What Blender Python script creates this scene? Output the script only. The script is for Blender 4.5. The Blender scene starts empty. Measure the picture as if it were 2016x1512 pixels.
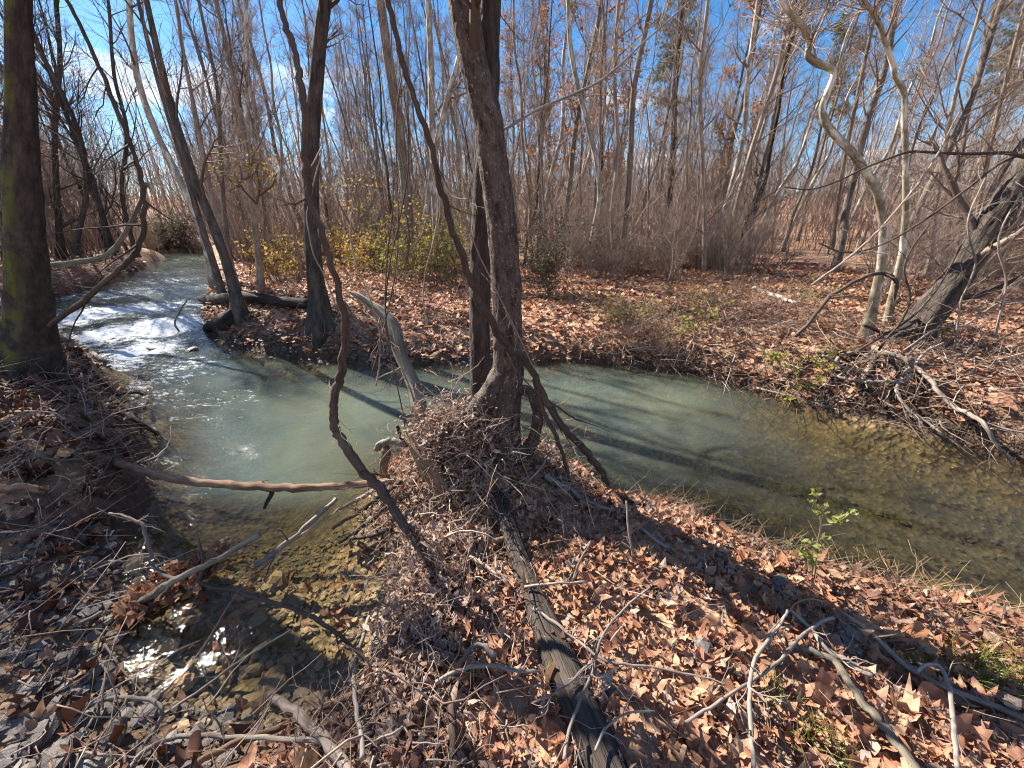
import bpy, math
import numpy as np
from mathutils import Vector

# ------------------------------------------------------------------ camera, sky, sun, exposure
sc = bpy.context.scene
COL = sc.collection
R = math.radians
FPX, PITCH, CAMZ = 784.0, R(22.0), 1.9          # focal length in photo pixels, tilt down, eye height over the water
cam = bpy.data.objects.new('camera', bpy.data.cameras.new('camera'))
COL.objects.link(cam)
cam.location = (0, 0, CAMZ)
cam.rotation_euler = (R(90) - PITCH, 0, 0)
cam.data.sensor_width = 36
cam.data.lens = FPX / 2016 * 36
cam.data.clip_start = 0.02
cam.data.clip_end = 3000
sc.camera = cam

SUN_AZ, SUN_EL = R(-51), R(37)
world = bpy.data.worlds.new("World")
sc.world = world
world.use_nodes = True
nt = world.node_tree
bg = nt.nodes['Background']
sky = nt.nodes.new('ShaderNodeTexSky')
sky.sky_type = 'NISHITA'
sky.sun_disc = False
sky.sun_elevation = SUN_EL
sky.sun_rotation = SUN_AZ
sky.altitude = 200
sky.air_density = 1.0
sky.dust_density = 0.15
sky.ozone_density = 4.0
tc = nt.nodes.new('ShaderNodeTexCoord')
sep = nt.nodes.new('ShaderNodeSeparateXYZ')
nt.links.new(tc.outputs['Generated'], sep.inputs[0])
mz = nt.nodes.new('ShaderNodeMath'); mz.operation = 'MAXIMUM'; mz.inputs[1].default_value = 0.06
nt.links.new(sep.outputs[2], mz.inputs[0])
dv = nt.nodes.new('ShaderNodeVectorMath'); dv.operation = 'DIVIDE'
cz = nt.nodes.new('ShaderNodeCombineXYZ')
for i in range(3):
    nt.links.new(mz.outputs[0], cz.inputs[i])
nt.links.new(tc.outputs['Generated'], dv.inputs[0]); nt.links.new(cz.outputs[0], dv.inputs[1])
cn = nt.nodes.new('ShaderNodeTexNoise'); cn.inputs['Scale'].default_value = 0.55
cn.inputs['Detail'].default_value = 7; cn.inputs['Roughness'].default_value = 0.55
mp = nt.nodes.new('ShaderNodeMapping'); mp.inputs['Location'].default_value = (5.3, 1.7, 0)
nt.links.new(dv.outputs[0], mp.inputs[0]); nt.links.new(mp.outputs[0], cn.inputs['Vector'])
cr = nt.nodes.new('ShaderNodeValToRGB')
cr.color_ramp.elements[0].position = 0.54; cr.color_ramp.elements[1].position = 0.70
nt.links.new(cn.outputs['Fac'], cr.inputs[0])
cm = nt.nodes.new('ShaderNodeMix'); cm.data_type = 'RGBA'
cm.inputs['B'].default_value = (7.0, 7.1, 7.3, 1)
hs = nt.nodes.new('ShaderNodeHueSaturation'); hs.inputs['Saturation'].default_value = 1.25
nt.links.new(sky.outputs[0], hs.inputs['Color'])
nt.links.new(cr.outputs[0], cm.inputs['Factor']); nt.links.new(hs.outputs[0], cm.inputs['A'])
nt.links.new(cm.outputs['Result'], bg.inputs[0])
bg.inputs[1].default_value = 0.061

sund = bpy.data.lights.new('sun', 'SUN')
sund.energy = 5.0
sund.angle = R(0.5)
sund.color = (1.0, 0.93, 0.82)
sun = bpy.data.objects.new('sun', sund)
COL.objects.link(sun)
SUNDIR = Vector((math.sin(SUN_AZ) * math.cos(SUN_EL), math.cos(SUN_AZ) * math.cos(SUN_EL), math.sin(SUN_EL)))
sun.rotation_euler = SUNDIR.to_track_quat('Z', 'Y').to_euler()
sun.location = SUNDIR * 50

sc.view_settings.view_transform = 'Standard'
sc.view_settings.look = 'None'
sc.view_settings.gamma = 1
sc.view_settings.exposure = 1.65
sc.view_settings.use_curve_mapping = False
sc.render.engine = 'CYCLES'
cy = sc.cycles
cy.max_bounces = 6; cy.diffuse_bounces = 2; cy.glossy_bounces = 2
cy.adaptive_threshold = 0.02
cy.transparent_max_bounces = 12; cy.transmission_bounces = 3
cy.caustics_reflective = False; cy.caustics_refractive = False
cy.sample_clamp_indirect = 6
cy.use_denoising = True
cy.denoiser = 'OPENIMAGEDENOISE'
cy.pixel_filter_type = 'BLACKMAN_HARRIS'
cy.filter_width = 1.1

# ------------------------------------------------------------------ numeric helpers
rng = np.random.default_rng(11)

def _h(ix, iy, iz, s):
    n = (ix * 374761393 + iy * 668265263 + iz * 1274126177 + s * 974711) & 0xffffffff
    n = ((n ^ (n >> 13)) * 1103515245) & 0xffffffff
    n = ((n ^ (n >> 16)) * 2654435761) & 0xffffffff
    return ((n ^ (n >> 15)) & 0xffffff) / float(0xffffff)

def noise(x, y, z=0.0, s=0):
    """value noise, -1..1"""
    x, y, z = np.broadcast_arrays(np.asarray(x, float), np.asarray(y, float), np.asarray(z, float))
    xi, yi, zi = np.floor(x).astype(np.int64), np.floor(y).astype(np.int64), np.floor(z).astype(np.int64)
    fx, fy, fz = x - xi, y - yi, z - zi
    fx = fx * fx * (3 - 2 * fx); fy = fy * fy * (3 - 2 * fy); fz = fz * fz * (3 - 2 * fz)
    o = 0
    for a in (0, 1):
        for b in (0, 1):
            for c in (0, 1):
                w = (fx if a else 1 - fx) * (fy if b else 1 - fy) * (fz if c else 1 - fz)
                o = o + w * _h(xi + a, yi + b, zi + c, s)
    return o * 2 - 1

def fbm(x, y, z=0.0, s=0, o=4):
    r, a = 0, 1.0
    for i in range(o):
        r = r + a * noise(np.asarray(x) * 2 ** i, np.asarray(y) * 2 ** i, np.asarray(z) * 2 ** i, s + i)
        a *= .5
    return r

def nrm(a):
    return a / np.maximum(np.linalg.norm(a, axis=-1, keepdims=True), 1e-9)

# ------------------------------------------------------------------ camera model used to lay the place out in metres
SP, CP = math.sin(PITCH), math.cos(PITCH)

def ray(u, v):
    a, b = (u - 1008) / FPX, -(v - 756) / FPX
    return np.array([a, CP + b * SP, -SP + b * CP])

def atY(u, v, Y):
    d = ray(u, v); t = Y / d[1]
    return np.array([0, 0, CAMZ]) + d * t

def atZ(u, v, z):
    d = ray(u, v); t = (z - CAMZ) / d[2]
    return np.array([0, 0, CAMZ]) + d * t

def depth(p):
    return p[1] * CP - (p[2] - CAMZ) * SP

# ------------------------------------------------------------------ where the water runs (outline on the water plane, metres)
_far = [(402, 505), (418, 560), (405, 600), (400, 640), (440, 680), (540, 698), (650, 712), (800, 718), (960, 716), (1100, 713),
        (1250, 722), (1370, 736), (1480, 768), (1600, 802), (1750, 838), (1850, 862), (2016, 905)]
_near = [(2016, 1245), (1800, 1195), (1600, 1150), (1480, 1085), (1340, 1015), (1210, 985), (1150, 940), (1090, 905), (1000, 880), (900, 872),
         (800, 895), (745, 940), (715, 985), (735, 1040), (765, 1090), (780, 1150), (775, 1250), (760, 1340), (690, 1395), (560, 1425),
         (420, 1400), (300, 1350), (245, 1270), (228, 1190), (238, 1120), (258, 1050), (288, 985), (300, 925), (288, 865), (262, 800),
         (205, 740), (150, 692), (90, 640), (95, 600), (230, 562), (330, 510)]
WP = [(-44, 27.5), (-30, 29), (-21, 28.5)] + [tuple(atZ(u, v, 0)[:2]) for u, v in _far] + [(8, 1.2), (16, -4), (14, -9), (6, -2.5)] \
    + [tuple(atZ(u, v, 0)[:2]) for u, v in _near] + [(-22, 25), (-30, 26), (-44, 25)]
WP = np.array(WP)

def sdw(x, y):
    """signed distance to the water's edge: + on land, - in the water"""
    x = np.asarray(x, float); y = np.asarray(y, float)
    d2 = np.full(x.shape, 1e18); ins = np.zeros(x.shape, bool)
    for i in range(len(WP)):
        ax, ay = WP[i]; bx, by = WP[(i + 1) % len(WP)]
        ex, ey = bx - ax, by - ay
        t = np.clip(((x - ax) * ex + (y - ay) * ey) / (ex * ex + ey * ey), 0, 1)
        dx, dy = x - ax - t * ex, y - ay - t * ey
        d2 = np.minimum(d2, dx * dx + dy * dy)
        if by != ay:
            c = ((ay > y) != (by > y)) & (x < ex * (y - ay) / ey + ax)
            ins ^= c
    d = np.sqrt(d2)
    return np.where(ins, -d, d)

def sstep(a, b, x):
    t = np.clip((x - a) / (b - a), 0, 1)
    return t * t * (3 - 2 * t)

def gz(x, y, d=None):
    """ground height"""
    x = np.asarray(x, float); y = np.asarray(y, float)
    if d is None:
        d = sdw(x, y)
    d = d + .10 * noise(x * 1.7, y * 1.7, 0, 3) + .05 * noise(x * 5, y * 5, 0, 4)
    near = sstep(3.9, 3.0, y + .12 * x)                    # the spit and the near banks
    left = sstep(-1.9, -2.9, x) * sstep(1.4, 2.4, y)          # near bank under the mossy tree
    beach = sstep(-.9, -1.5, x) * sstep(2.0, 1.4, y)          # stony beach in the shade
    B = .46 + .012 * np.clip(y, 0, 60) + .06 * noise(x * .5, y * .5, 0, 5)
    B = B * (1 - near) + near * (.36 - .05 * sstep(.6, 2.6, x))
    B = B * (1 - left) + left * .62
    B = B * (1 - beach) + beach * .30
    w = .55 + .25 * noise(x * .4, y * .4, 0, 7)
    w = w * (1 - near) + near * .22
    w = w + .5 * sstep(4.6, 5.4, y) * sstep(-4.5, -3.5, x) * sstep(.6, -.6, x)
    w = w * (1 - left) + left * .35
    w = w * (1 - beach) + beach * .7
    land = B * (1 - np.exp(-np.maximum(d, 0) / w))
    shallow = sstep(2.4, 1.7, y) * sstep(-.15, -.4, x)
    shr = sstep(2.2, 3.6, x) * sstep(4.2, 2.4, y)
    D = .55 - .35 * shallow - .05 * shr
    wd = .45 - .25 * shallow
    bed = -D * (1 - np.exp(np.minimum(d, 0) / wd))
    h = np.where(d > 0, land, bed)
    def bump(cx, cy_, sx, sy, a):
        return a * np.exp(-((x - cx) / sx) ** 2 - ((y - cy_) / sy) ** 2)
    h = h + bump(-.12, 2.15, .42, .38, .20) + bump(-.55, 2.15, .22, .30, .16) + bump(-.42, 1.2, .22, .5, .10)
    h = h + bump(-5.4, 4.4, .9, .9, .25) + bump(-3.6, 2.9, .7, .6, .10) + bump(5.2, 4.9, .9, .6, .15)
    h = h + .018 * fbm(x * 3.1, y * 3.1, 0, 9) + .05 * fbm(x * .6, y * .6, 0, 10, 2) * sstep(.1, 1.5, np.abs(d))
    h = h + sstep(26, 125, np.hypot(x, y)) * 6.5
    return h

def ong(u, v, h=0.0):
    """the point where the sight line meets the ground raised by h"""
    d = ray(u, v)
    t = np.geomspace(.3, 60, 900)
    P = np.array([0, 0, CAMZ]) + d * t[:, None]
    f = P[:, 2] - gz(P[:, 0], P[:, 1]) - h
    i = np.argmax(f < 0)
    if not (f < 0).any():
        return P[-1]
    if i == 0:
        return P[0]
    k = f[i - 1] / (f[i - 1] - f[i])
    return P[i - 1] * (1 - k) + P[i] * k

# ------------------------------------------------------------------ mesh helpers
class MB:
    def __init__(s):
        s.V, s.Q, s.T, s.B, s.n = [], [], [], [], 0
    def add(s, V, Q=None, T=None, B=None):
        V = np.asarray(V, float).reshape(-1, 3)
        s.V.append(V)
        s.B.append(V if B is None else np.asarray(B, float).reshape(-1, 3))
        if Q is not None and len(Q): s.Q.append(np.asarray(Q).reshape(-1, 4) + s.n)
        if T is not None and len(T): s.T.append(np.asarray(T).reshape(-1, 3) + s.n)
        s.n += len(V)
        return s
    def tubes(s, P, r0, r1=None, k=4, tip=True):
        """many tubes at once. P (m,n,3); radii (m,) at root and end or (m,n)"""
        P = np.asarray(P, float)
        if P.ndim == 2: P = P[None]
        m, n, _ = P.shape
        if m == 0: return s
        r0 = np.asarray(r0, float)
        if r1 is None and r0.ndim == 2: rr = r0
        else:
            rr = np.broadcast_to(r0, (m,))[:, None] * (1 - np.linspace(0, 1, n)) + np.broadcast_to(r1, (m,))[:, None] * np.linspace(0, 1, n)
        tan = nrm(np.gradient(P, axis=1))
        ov = nrm(P[:, -1] - P[:, 0])
        ref = np.where(np.abs(ov[:, 2:3]) > .8, np.array([[1., 0, 0]]), np.array([[0, 0, 1.]]))
        a = nrm(np.cross(tan, ref[:, None, :])); b = np.cross(tan, a)
        th = np.arange(k) * 2 * np.pi / k
        ring = a[:, :, None, :] * np.cos(th)[None, None, :, None] + b[:, :, None, :] * np.sin(th)[None, None, :, None]
        V = P[:, :, None, :] + ring * rr[:, :, None, None]
        ln = np.concatenate([np.zeros((m, 1)), np.cumsum(np.linalg.norm(np.diff(P, axis=1), axis=2), 1)], 1)
        off = rng.uniform(0, 50, m)
        Bk = np.stack([np.broadcast_to(rr[:, :1, None] * np.cos(th), (m, n, k)), np.broadcast_to(rr[:, :1, None] * np.sin(th), (m, n, k)),
                       np.broadcast_to((ln + off[:, None])[:, :, None], (m, n, k))], -1)
        idx = np.arange(m * n * k).reshape(m, n, k)
        nx = np.roll(idx, -1, 2)
        Q = np.stack([idx[:, :-1], nx[:, :-1], nx[:, 1:], idx[:, 1:]], -1).reshape(-1, 4)
        T = None
        if k == 3 or k == 4:
            e0, e1 = idx[:, -1], idx[:, 0]
            T = np.concatenate([e0[:, [0, 1, 2]], e1[:, [0, 2, 1]]] + ([e0[:, [0, 2, 3]], e1[:, [0, 3, 2]]] if k == 4 else []))
        base = s.n
        s.add(V, Q, T, Bk)
        if k > 4:
            for e, last in ((idx[:, 0], False), (idx[:, -1], True)):
                c = P[:, -1] if last else P[:, 0]
                cn_ = s.n
                Bc = Bk.reshape(m, n, k, 3)[:, -1 if last else 0].mean(1)
                s.V.append(c); s.B.append(Bc); s.n += m
                ci = np.repeat(np.arange(m)[:, None] + cn_, k, 1)
                e2 = np.roll(e, -1, 1)
                t_ = np.stack([e + base, e2 + base, ci], -1) if last else np.stack([e2 + base, e + base, ci], -1)
                s.T.append(t_.reshape(-1, 3))
        return s
    def mesh(s, name, mat, smooth=True):
        V = np.concatenate(s.V); Bk = np.concatenate(s.B)
        Q = np.concatenate(s.Q) if s.Q else np.zeros((0, 4), int)
        T = np.concatenate(s.T) if s.T else np.zeros((0, 3), int)
        me = bpy.data.meshes.new(name)
        me.vertices.add(len(V)); me.vertices.foreach_set('co', V.astype(np.float32).ravel())
        nl = len(Q) * 4 + len(T) * 3
        me.loops.add(nl); me.loops.foreach_set('vertex_index', np.concatenate([Q.ravel(), T.ravel()]).astype(np.int32))
        me.polygons.add(len(Q) + len(T))
        st = np.concatenate([np.arange(len(Q)) * 4, len(Q) * 4 + np.arange(len(T)) * 3]).astype(np.int32)
        me.polygons.foreach_set('loop_start', st)
        me.polygons.foreach_set('use_smooth', np.full(len(st), smooth))
        at = me.attributes.new('bk', 'FLOAT_VECTOR', 'POINT')
        at.data.foreach_set('vector', Bk.astype(np.float32).ravel())
        me.update(calc_edges=True)
        me.materials.append(mat)
        return me
    def build(s, name, mat, parent=None, smooth=True, **kw):
        return link(name, s.mesh(name, mat, smooth), parent, **kw)

def link(name, me, parent=None, label=None, cat=None, group=None, kind=None, loc=None):
    o = bpy.data.objects.new(name, me)
    COL.objects.link(o)
    if parent is not None: o.parent = parent
    if loc is not None: o.location = loc
    if kind is None and parent is not None and name in ('twigs', 'stems', 'crown', 'foliage', 'leaves', 'needles'): kind = 'stuff'
    for k, v in (('label', label), ('category', cat), ('group', group), ('kind', kind)):
        if v: o[k] = v
    return o

def smooth_path(pts, per=6):
    """Catmull-Rom through rows of any width"""
    p = np.asarray(pts, float)
    if len(p) < 3:
        t = np.linspace(0, 1, per + 1)[:, None]
        return p[0] * (1 - t) + p[-1] * t
    q = np.vstack([2 * p[0] - p[1], p, 2 * p[-1] - p[-2]])
    out = []
    for i in range(1, len(q) - 2):
        t = np.linspace(0, 1, per, endpoint=False)[:, None]
        a, b, c, d = q[i - 1], q[i], q[i + 1], q[i + 2]
        out.append(.5 * (2 * b + (c - a) * t + (2 * a - 5 * b + 4 * c - d) * t ** 2 + (3 * b - a - 3 * c + d) * t ** 3))
    out.append(q[-2][None])
    return np.vstack(out)

def rough_tube(mb, P, rad, k=16, amp=.06, fr=(6., 2.), seed=0, wob=0.0, flare=None):
    """one tube with an uneven skin: bark plates, knots, grooves; P (n,3), rad (n,)"""
    P = np.asarray(P, float).copy(); n = len(P)
    tan = nrm(np.gradient(P, axis=0))
    ref = np.array([1., 0, 0]) if abs(tan[:, 2]).mean() > .6 else np.array([0, 0, 1.])
    a = np.zeros((n, 3)); a[0] = nrm(np.cross(tan[0], ref))
    for i in range(1, n):
        v = a[i - 1] - tan[i] * np.dot(a[i - 1], tan[i]); a[i] = nrm(v)
    b = np.cross(tan, a)
    th = np.arange(k) * 2 * np.pi / k
    L = np.concatenate([[0], np.cumsum(np.linalg.norm(np.diff(P, axis=0), axis=1))])
    rm = float(np.mean(rad))
    cx, sy = np.cos(th)[None], np.sin(th)[None]
    f = fbm(cx * fr[0] * .5, sy * fr[0] * .5, (L / rm)[:, None] * fr[1] * .16, seed, 4)
    rr = np.asarray(rad)[:, None] * (1 + amp * f + wob * noise(cx * .9, sy * .9, (L / rm)[:, None] * .25, seed + 9))
    if flare is not None:
        rr = rr + flare(th, L)
    V = P[:, None] + rr[..., None] * (a[:, None] * np.cos(th)[None, :, None] + b[:, None] * np.sin(th)[None, :, None])
    Bk = np.stack([np.broadcast_to(rm * cx, (n, k)), np.broadcast_to(rm * sy, (n, k)), np.broadcast_to(L[:, None], (n, k))], -1)
    idx = np.arange(n * k).reshape(n, k); nx = np.roll(idx, -1, 1)
    Q = np.stack([idx[:-1], nx[:-1], nx[1:], idx[1:]], -1).reshape(-1, 4)
    V = V.reshape(-1, 3); Bk = Bk.reshape(-1, 3)
    V = np.vstack([V, P[0], P[-1]]); Bk = np.vstack([Bk, [0, 0, 0], [0, 0, L[-1]]])
    T = [(nx[0, i], idx[0, i], n * k) for i in range(k)] + [(idx[-1, i], nx[-1, i], n * k + 1) for i in range(k)]
    mb.add(V, Q, T, Bk)
    return mb

def grow(P0, D, L, n, wander=.12, up=.0, g=None):
    g = g or rng
    P0 = np.asarray(P0, float); D = nrm(np.asarray(D, float)); L = np.broadcast_to(np.asarray(L, float), (len(P0),))
    out = [P0]; P = P0
    for i in range(n):
        D = D + g.normal(0, wander, D.shape); D[:, 2] += up; D = nrm(D)
        P = P + D * (L / n)[:, None]; out.append(P)
    return np.stack(out, 1)

def spawn(B, per, lo=.2, hi=1., ang=(.5, 1.0), g=None, jitter=True):
    """roots and directions of children on parent polylines B (m,n,3)"""
    g = g or rng
    m, n, _ = B.shape
    pi = np.repeat(np.arange(m), per); c = len(pi)
    t = g.uniform(lo, hi, c) * (n - 1) * .999
    i = t.astype(int); f = (t - i)[:, None]
    p = B[pi, i] * (1 - f) + B[pi, i + 1] * f
    tan = nrm(B[pi, i + 1] - B[pi, i])
    rnd = g.normal(0, 1, (c, 3)); perp = nrm(rnd - tan * (rnd * tan).sum(1, keepdims=True))
    a = g.uniform(ang[0], ang[1], c)[:, None]
    return p, nrm(tan * np.cos(a) + perp * np.sin(a)), pi, t / (n - 1)
# ------------------------------------------------------------------ materials
class NT:
    def __init__(s, name):
        s.m = bpy.data.materials.new(name); s.m.use_nodes = True
        s.t = s.m.node_tree; s.t.nodes.clear()
        s.out = s.n('ShaderNodeOutputMaterial')
    def n(s, typ, **kw):
        x = s.t.nodes.new(typ)
        for k, v in kw.items(): setattr(x, k, v)
        return x
    def l(s, a, b): s.t.links.new(a, b)
    def noise(s, vec, scale, detail=4, rough=.55, sc3=None):
        if sc3 is not None:
            mp = s.n('ShaderNodeMapping'); mp.inputs['Scale'].default_value = sc3; s.l(vec, mp.inputs[0]); vec = mp.outputs[0]
        x = s.n('ShaderNodeTexNoise'); x.inputs['Scale'].default_value = scale; x.inputs['Detail'].default_value = detail
        x.inputs['Roughness'].default_value = rough; s.l(vec, x.inputs['Vector']); return x.outputs['Fac']
    def ramp(s, fac, stops):
        x = s.n('ShaderNodeValToRGB'); e = x.color_ramp.elements
        while len(e) < len(stops): e.new(.5)
        for a, (p, c) in zip(e, stops):
            a.position = p; a.color = (*c, 1) if hasattr(c, '__len__') else (c, c, c, 1)
        s.l(fac, x.inputs[0]); return x.outputs[0]
    def mix(s, fac, a, b, mode='MIX'):
        x = s.n('ShaderNodeMix', data_type='RGBA', blend_type=mode)
        for i, v in (('Factor', fac), ('A', a), ('B', b)):
            if isinstance(v, (int, float)): x.inputs[i].default_value = v
            elif isinstance(v, tuple): x.inputs[i].default_value = (*v, 1)
            else: s.l(v, x.inputs[i])
        return x.outputs['Result']
    def math(s, op, a, b=0.0, c=None):
        x = s.n('ShaderNodeMath', operation=op)
        for i, v in enumerate((a, b) if c is None else (a, b, c)):
            if isinstance(v, (int, float)): x.inputs[i].default_value = v
            else: s.l(v, x.inputs[i])
        return x.outputs[0]
    def bump(s, h, strength=.5, dist=.01):
        x = s.n('ShaderNodeBump'); x.inputs['Distance'].default_value = dist
        if isinstance(strength, (int, float)): x.inputs['Strength'].default_value = strength
        else: s.l(strength, x.inputs['Strength'])
        s.l(h, x.inputs['Height']); return x.outputs[0]
    def attr(s, nm, o='Vector'):
        x = s.n('ShaderNodeAttribute', attribute_name=nm); return x.outputs[o]
    def principled(s, col, rough=.8, normal=None, spec=.3):
        x = s.n('ShaderNodeBsdfPrincipled')
        if isinstance(col, tuple): x.inputs['Base Color'].default_value = (*col, 1)
        else: s.l(col, x.inputs['Base Color'])
        if isinstance(rough, (int, float)): x.inputs['Roughness'].default_value = rough
        else: s.l(rough, x.inputs['Roughness'])
        x.inputs['Specular IOR Level'].default_value = spec
        if normal is not None: s.l(normal, x.inputs['Normal'])
        return x.outputs[0]
    def done(s, sh): s.l(sh, s.out.inputs[0]); return s.m

def bark(name, dark, light, patch=None, moss=0.0, scale=9., stretch=.22, bstr=.8, bdist=.02, lichen=None, vary=.25, mossdir=None):
    m = NT(name); bk = m.attr('bk')
    a = m.noise(bk, scale, 6, .62, (1, 1, stretch))
    b = m.noise(bk, scale * 3.1, 4, .6, (1, 1, stretch * 1.6))
    c = m.ramp(a, [(.34, dark), (.66, light)])
    c = m.mix(m.ramp(b, [(.35, .0), (.7, .55)]), c, tuple(x * .45 for x in dark))
    if patch:
        p = m.noise(bk, scale * .55, 5, .55, (1, 1, .35))
        c = m.mix(m.ramp(p, [(.52, 0.), (.58, 1.)]), c, patch)
    if lichen:
        p = m.noise(bk, scale * 2.2, 4, .6)
        c = m.mix(m.ramp(p, [(.62, 0.), (.70, .8)]), c, lichen)
    if moss:
        p = m.noise(bk, scale * .35, 6, .65)
        mf = m.ramp(p, [(.68 - moss * .3, 0.), (.78 - moss * .3, .95)])
        if mossdir:
            gn = m.n('ShaderNodeNewGeometry'); dt = m.n('ShaderNodeVectorMath', operation='DOT_PRODUCT'); m.l(gn.outputs['Normal'], dt.inputs[0]); dt.inputs[1].default_value = mossdir
            mf = m.math('MULTIPLY', mf, m.ramp(dt.outputs['Value'], [(.0, .0), (.65, 1.)]))
        c = m.mix(mf, c, (.10, .11, .02))
    oi = m.n('ShaderNodeObjectInfo')
    hv = m.n('ShaderNodeHueSaturation'); m.l(c, hv.inputs['Color'])
    m.l(m.math('MULTIPLY_ADD', oi.outputs['Random'], vary * 2, 1 - vary), hv.inputs['Value'])
    hgt = m.math('ADD', a, m.math('MULTIPLY', b, .5))
    return m.done(m.principled(hv.outputs[0], .85, m.bump(hgt, bstr, bdist), .25))

M = {}
M['bark_main'] = bark('bark_main', (.040, .029, .024), (.19, .145, .115), None, 0, 30, .40, 1., .022, lichen=(.42, .37, .31), vary=0)
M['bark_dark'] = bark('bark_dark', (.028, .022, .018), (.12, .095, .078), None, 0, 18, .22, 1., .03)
M['bark_mid'] = bark('bark_mid', (.045, .035, .028), (.19, .15, .12), None, 0, 18, .22, 1., .03)
M['bark_moss'] = bark('bark_moss', (.03, .023, .02), (.10, .08, .065), None, .75, 12, .3, 1., .02, vary=0, mossdir=(-.8, -.6, 0))
M['bark_grey'] = bark('bark_grey', (.10, .078, .062), (.33, .27, .22), None, 0, 16, .18, .9, .012, lichen=(.42, .39, .33))
M['bark_tan'] = bark('bark_tan', (.15, .11, .08), (.42, .33, .25), None, 0, 16, .18, .7, .01)
M['bark_pale'] = bark('bark_pale', (.22, .18, .14), (.52, .46, .38), (.62, .58, .50), 0, 14, .3, .5, .008)
M['bark_syc'] = bark('bark_syc', (.20, .16, .10), (.48, .42, .31), (.66, .62, .52), 0, 13, .5, .5, .008, vary=0)
M['bark_sycl'] = bark('bark_sycl', (.10, .085, .055), (.30, .26, .18), (.44, .40, .31), .15, 13, .5, .6, .01, vary=0)
M['vine'] = bark('vine', (.045, .032, .025), (.15, .11, .085), None, 0, 30, .12, 1., .006)
M['deadwood'] = bark('deadwood', (.18, .13, .10), (.46, .38, .31), None, 0, 34, .07, .7, .004)
M['deadgrey'] = bark('deadgrey', (.14, .11, .09), (.43, .375, .325), None, 0, 30, .08, .7, .004)
M['deadtan'] = bark('deadtan', (.16, .085, .05), (.42, .27, .17), None, 0, 26, .10, .8, .005)
M['deadmoss'] = bark('deadmoss', (.10, .085, .06), (.36, .31, .24), None, .35, 18, .12, .9, .01)
M['timber'] = bark('timber', (.022, .017, .014), (.13, .10, .083), None, .30, 26, .035, 1., .03, vary=0)
M['wetwood'] = bark('wetwood', (.025, .017, .013), (.09, .062, .048), None, 0, 26, .1, .9, .006)
M['rootwood'] = bark('rootwood', (.035, .024, .018), (.14, .095, .07), None, 0, 24, .2, .9, .008)

def twig_mat(name, cols, tl=0.0):
    m = NT(name); g = m.n('ShaderNodeNewGeometry'); oi = m.n('ShaderNodeObjectInfo')
    f = m.math('FRACT', m.math('ADD', g.outputs['Random Per Island'], oi.outputs['Random']))
    c = m.ramp(f, [(i / max(1, len(cols) - 1), k) for i, k in enumerate(cols)])
    return m.done(m.principled(c, .85, None, .2))
M['twig'] = twig_mat('twig', [(.10, .072, .058), (.17, .125, .10), (.25, .19, .15)])
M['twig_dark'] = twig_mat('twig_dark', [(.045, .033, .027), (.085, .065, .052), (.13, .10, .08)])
M['twig_tan'] = twig_mat('twig_tan', [(.20, .145, .105), (.30, .22, .16), (.40, .31, .23)])
M['twig_red'] = twig_mat('twig_red', [(.20, .135, .11), (.30, .22, .18), (.42, .33, .27)])
M['litter_twig'] = twig_mat('litter_twig', [(.13, .08, .058), (.28, .195, .145), (.48, .38, .30), (.17, .11, .08), (.38, .28, .215), (.22, .14, .10)])
M['straw'] = twig_mat('straw', [(.34, .23, .12), (.46, .33, .18), (.40, .22, .12), (.52, .40, .24)])

def leaf_mat(name, cols, trans=.3, bstr=.3):
    m = NT(name); g = m.n('ShaderNodeNewGeometry'); oi = m.n('ShaderNodeObjectInfo')
    f = m.math('FRACT', m.math('ADD', g.outputs['Random Per Island'], m.math('MULTIPLY', oi.outputs['Random'], 7.31)))
    c = m.ramp(f, [(i / max(1, len(cols) - 1), k) for i, k in enumerate(cols)])
    bk = m.attr('bk')
    nz = m.noise(bk, 26, 4, .6)
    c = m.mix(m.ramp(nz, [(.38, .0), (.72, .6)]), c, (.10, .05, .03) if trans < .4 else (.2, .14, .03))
    p = m.principled(c, .62, m.bump(nz, bstr, .004), .35)
    t = m.n('ShaderNodeBsdfTranslucent'); m.l(c, t.inputs[0])
    mx = m.n('ShaderNodeMixShader'); mx.inputs[0].default_value = trans
    m.l(p, mx.inputs[1]); m.l(t.outputs[0], mx.inputs[2])
    return m.done(mx.outputs[0])
LB = [(0.424, 0.194, 0.11), (0.52, 0.274, 0.162), (0.2, 0.072, 0.04), (0.568, 0.338, 0.206), (0.488, 0.209, 0.101), (0.36, 0.169, 0.107), (0.6, 0.389, 0.242), (0.424, 0.166, 0.094), (0.52, 0.266, 0.158), (0.26, 0.117, 0.08)]
M['leaf'] = leaf_mat('leaf', LB, .25)
M['leaf_old'] = leaf_mat('leaf_old', [(.30, .18, .13), (.44, .31, .23), (.18, .10, .07), (.54, .41, .33), (.35, .19, .13), (.60, .47, .38), (.24, .14, .10), (.40, .24, .17)], .22)
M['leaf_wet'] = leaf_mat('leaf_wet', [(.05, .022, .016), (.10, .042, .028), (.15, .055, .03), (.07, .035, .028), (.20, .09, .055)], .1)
M['leaf_far'] = leaf_mat('leaf_far', [(.48, .23, .13), (.58, .33, .20), (.32, .13, .08), (.64, .43, .29), (.54, .25, .12), (.42, .20, .12)], .2)
M['leaf_yellow'] = leaf_mat('leaf_yellow', [(.56, .40, .07), (.50, .27, .07), (.44, .38, .10), (.56, .31, .08), (.36, .17, .07)], .45)
M['leaf_yellowgreen'] = leaf_mat('leaf_yellowgreen', [(.30, .30, .05), (.20, .23, .05), (.38, .34, .07), (.24, .22, .05)], .5)
M['leaf_orange'] = leaf_mat('leaf_orange', [(.36, .13, .05), (.44, .19, .08), (.30, .09, .05), (.40, .24, .12)], .45)
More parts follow.
